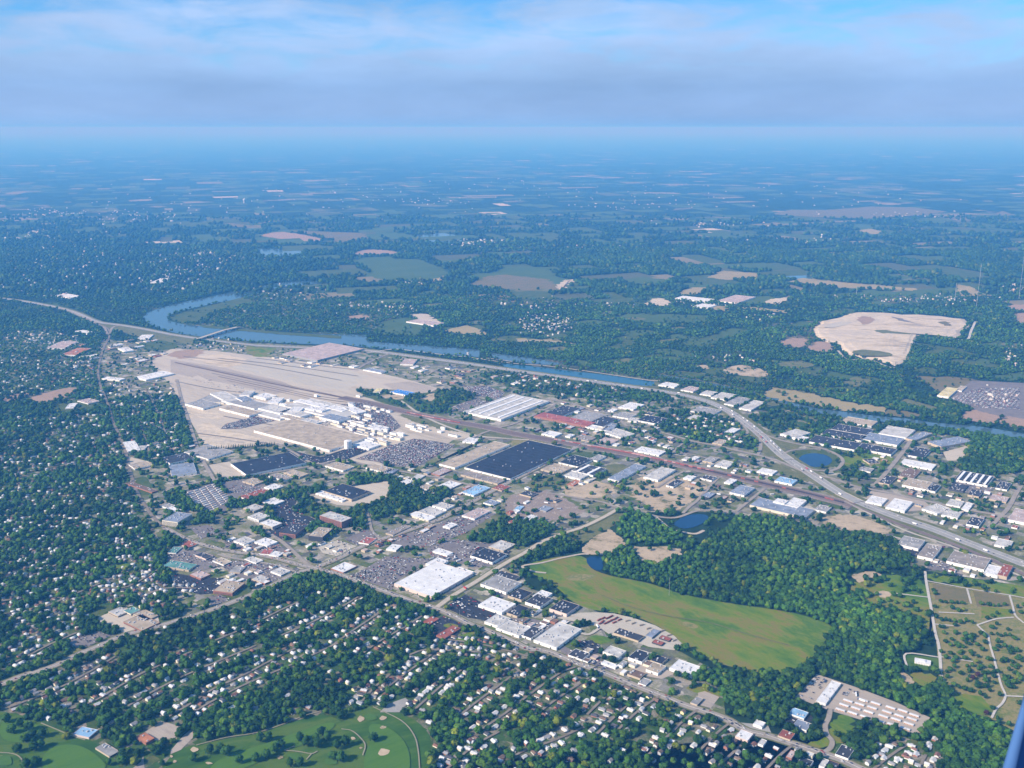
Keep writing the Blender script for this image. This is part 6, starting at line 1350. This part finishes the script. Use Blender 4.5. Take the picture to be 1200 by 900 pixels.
for x, y in [(1102, 705), (1108, 706), (1115, 706), (1121, 707), (1128, 707), (1095, 711), (1116, 713), (1123, 716), (1129, 715), (1097, 724), (1103, 727), (1108, 727), (1113, 728), (1119, 729), (1125, 730), (1132, 728), (1139, 730), (1150, 708), (1158, 709), (1164, 710), (1170, 710), (1177, 709), (1157, 725), (1163, 722), (1168, 719), (1184, 718), (1192, 712), (1196, 718), (1199, 710), (1168, 732), (1162, 736), (1181, 738), (1172, 745), (1154, 746), (1140, 745), (1132, 748), (1120, 742), (1102, 735), (1119, 733), (1155, 693), (1167, 694), (1186, 694), (1094, 692), (1095, 696), (1103, 764), (1108, 771), (1117, 776), (1118, 782), (1124, 766), (1131, 773), (1133, 781), (1139, 768), (1146, 770), (1145, 776), (1150, 782), (1151, 762), (1162, 774), (1161, 782), (1168, 788), (1158, 789), (1164, 789), (1177, 757), (1184, 759), (1191, 763), (1101, 790), (1102, 797), (1109, 788), (1110, 794), (1127, 790), (1140, 796), (1145, 792), (1117, 803), (1123, 806), (1130, 808), (1138, 810), (1149, 814), (1155, 818), (1158, 805), (1160, 810), (1171, 815), (1163, 830), (1169, 843), (1194, 825), (1156, 837), (1182, 850), (1186, 776), (1192, 780), (1198, 775), (1190, 790), (1182, 800), (1188, 806), (1196, 797), (1115, 750), (1121, 755), (1108, 752), (1128, 758), (1136, 755), (1145, 756), (1135, 788), (1120, 772)]: CEM.append((x, y))
scatter('neighbourhood_trees', 925, 690, 11.8, 7.9, big, 300-len(GOLF)-158, tone=.88)
scatter('town_trees', 690, 560, 12.0, 8.4, mid_, tone=.88)
scatter('town_trees', 560, 455, 13.5, 9, mid_, tone=.84)
scatter('valley_woodland', 455, 395, 14.5, 9, far, tone=.86)
scatter('valley_woodland', 395, 345, 19, 11.5, far, tone=.88)
scatter('distant_woodland', 345, 285, 28, 15.5, vfar, tone=.66)  # foliage colour darkened in place of a cloud shadow over this belt
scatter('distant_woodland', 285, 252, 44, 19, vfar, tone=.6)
# single trees: golf course, cemetery and the nearest of the suburb
CR = {n: [] for n in GREEN}
for n, cnt in (('dark green', 5), ('mid green', 5), ('bright green', 3), ('yellow green', 2), ('copper red', 1)):
    for _ in range(cnt):
        v, f, wv = crown(6, I1, 120); v = v+np.array([0, 0, .28]); CR[n].append(raw_mesh('crown', v, f, m_leaf, np.array([GREEN[n]])*wv[:, None]))
s = MB(); s.tube((0, 0, -.05), (.02, .01, .7), .07, .05, 7)
for a in (0, 2.1, 4.2): s.tube((.02, .01, .55), (.4*math.cos(a), .4*math.sin(a), 1.15), .04, .015, 5)
trunk_me = s.mesh('trunk', m_bark)
def tree(x, y, r, h, n, group):
    t = empty('tree', (x, y, 0), random.uniform(0, 6.28)); t.scale = (r, r, h); link('trunk', trunk_me, t); link('crown', random.choice(CR[n]), t); px, py = P(x, y)
    note(t, 'tree', f'{"small" if r < 5 else "broad" if r > 8.4 else "round"} {n} tree', px, py, group)
names = ['dark green', 'mid green', 'bright green', 'yellow green']
cz = [(1095, 735), (1145, 735), (1196, 745), (1196, 800), (1170, 812), (1120, 805), (1102, 790)]
while len(CEM) < 158:
    x, y = random.uniform(1092, 1198), random.uniform(733, 812)
    if inpoly(np.array([x]), np.array([y]), cz)[0] and all(dist_line(G(x, y)[None], g)[0] > k for g, k in ROADS[-140:]) and all(math.hypot(x-a, (y-b)*1.6) > 3.5 for a, b in CEM): CEM.append((round(x, 1), round(y, 1)))
for x, y in GOLF: tree(*G(x, y+2), random.uniform(7.5, 10.5), random.uniform(8.5, 10.5), random.choice(names[:2]), 'trees on the golf course')
for x, y in CEM: tree(*G(x, y+1), random.uniform(4.0, 7.4), random.uniform(4, 6), 'copper red' if (x, y) in ((1140, 796), (1145, 792), (1156, 837)) else random.choices(names, [6, 4, 1, .3])[0], 'trees of the cemetery')
for x, y, r, h in NEAR: tree(x, y, r, h, random.choices(names, [3.4, 4.4, 1.7, .6])[0], 'trees of the wooded suburb')
# conifers in a row before the plant
s = MB()
for k in range(5): s.tube((0, 0, .15+k*.34), (0, 0, .15+k*.34+.55), .36-.06*k, .02, 9)
con = s.mesh('crown', flat_mat('conifer_needles', (.018, .045, .02), .4, 1)); s = MB(); s.tube((0, 0, -.05), (0, 0, .4), .06, .05, 6); ct = s.mesh('trunk', m_bark)
for i in range(40):
    f = i/39; t = empty('conifer_tree', (*G(244+78*f, 528-6*f), 0), i); k = random.uniform(8.5, 11.5); t.scale = (k, k, k*.85); link('trunk', ct, t); link('crown', con, t)
    note(t, 'conifer', '', 0, 0, 'row of conifers before the car plant', f'small dark conifer, {ORD[i] if i else "first"} from the left end of the long conifer row')
write_labels()
print('cars', len(CARS), 'houses', len(HS), 'things', len(THINGS))
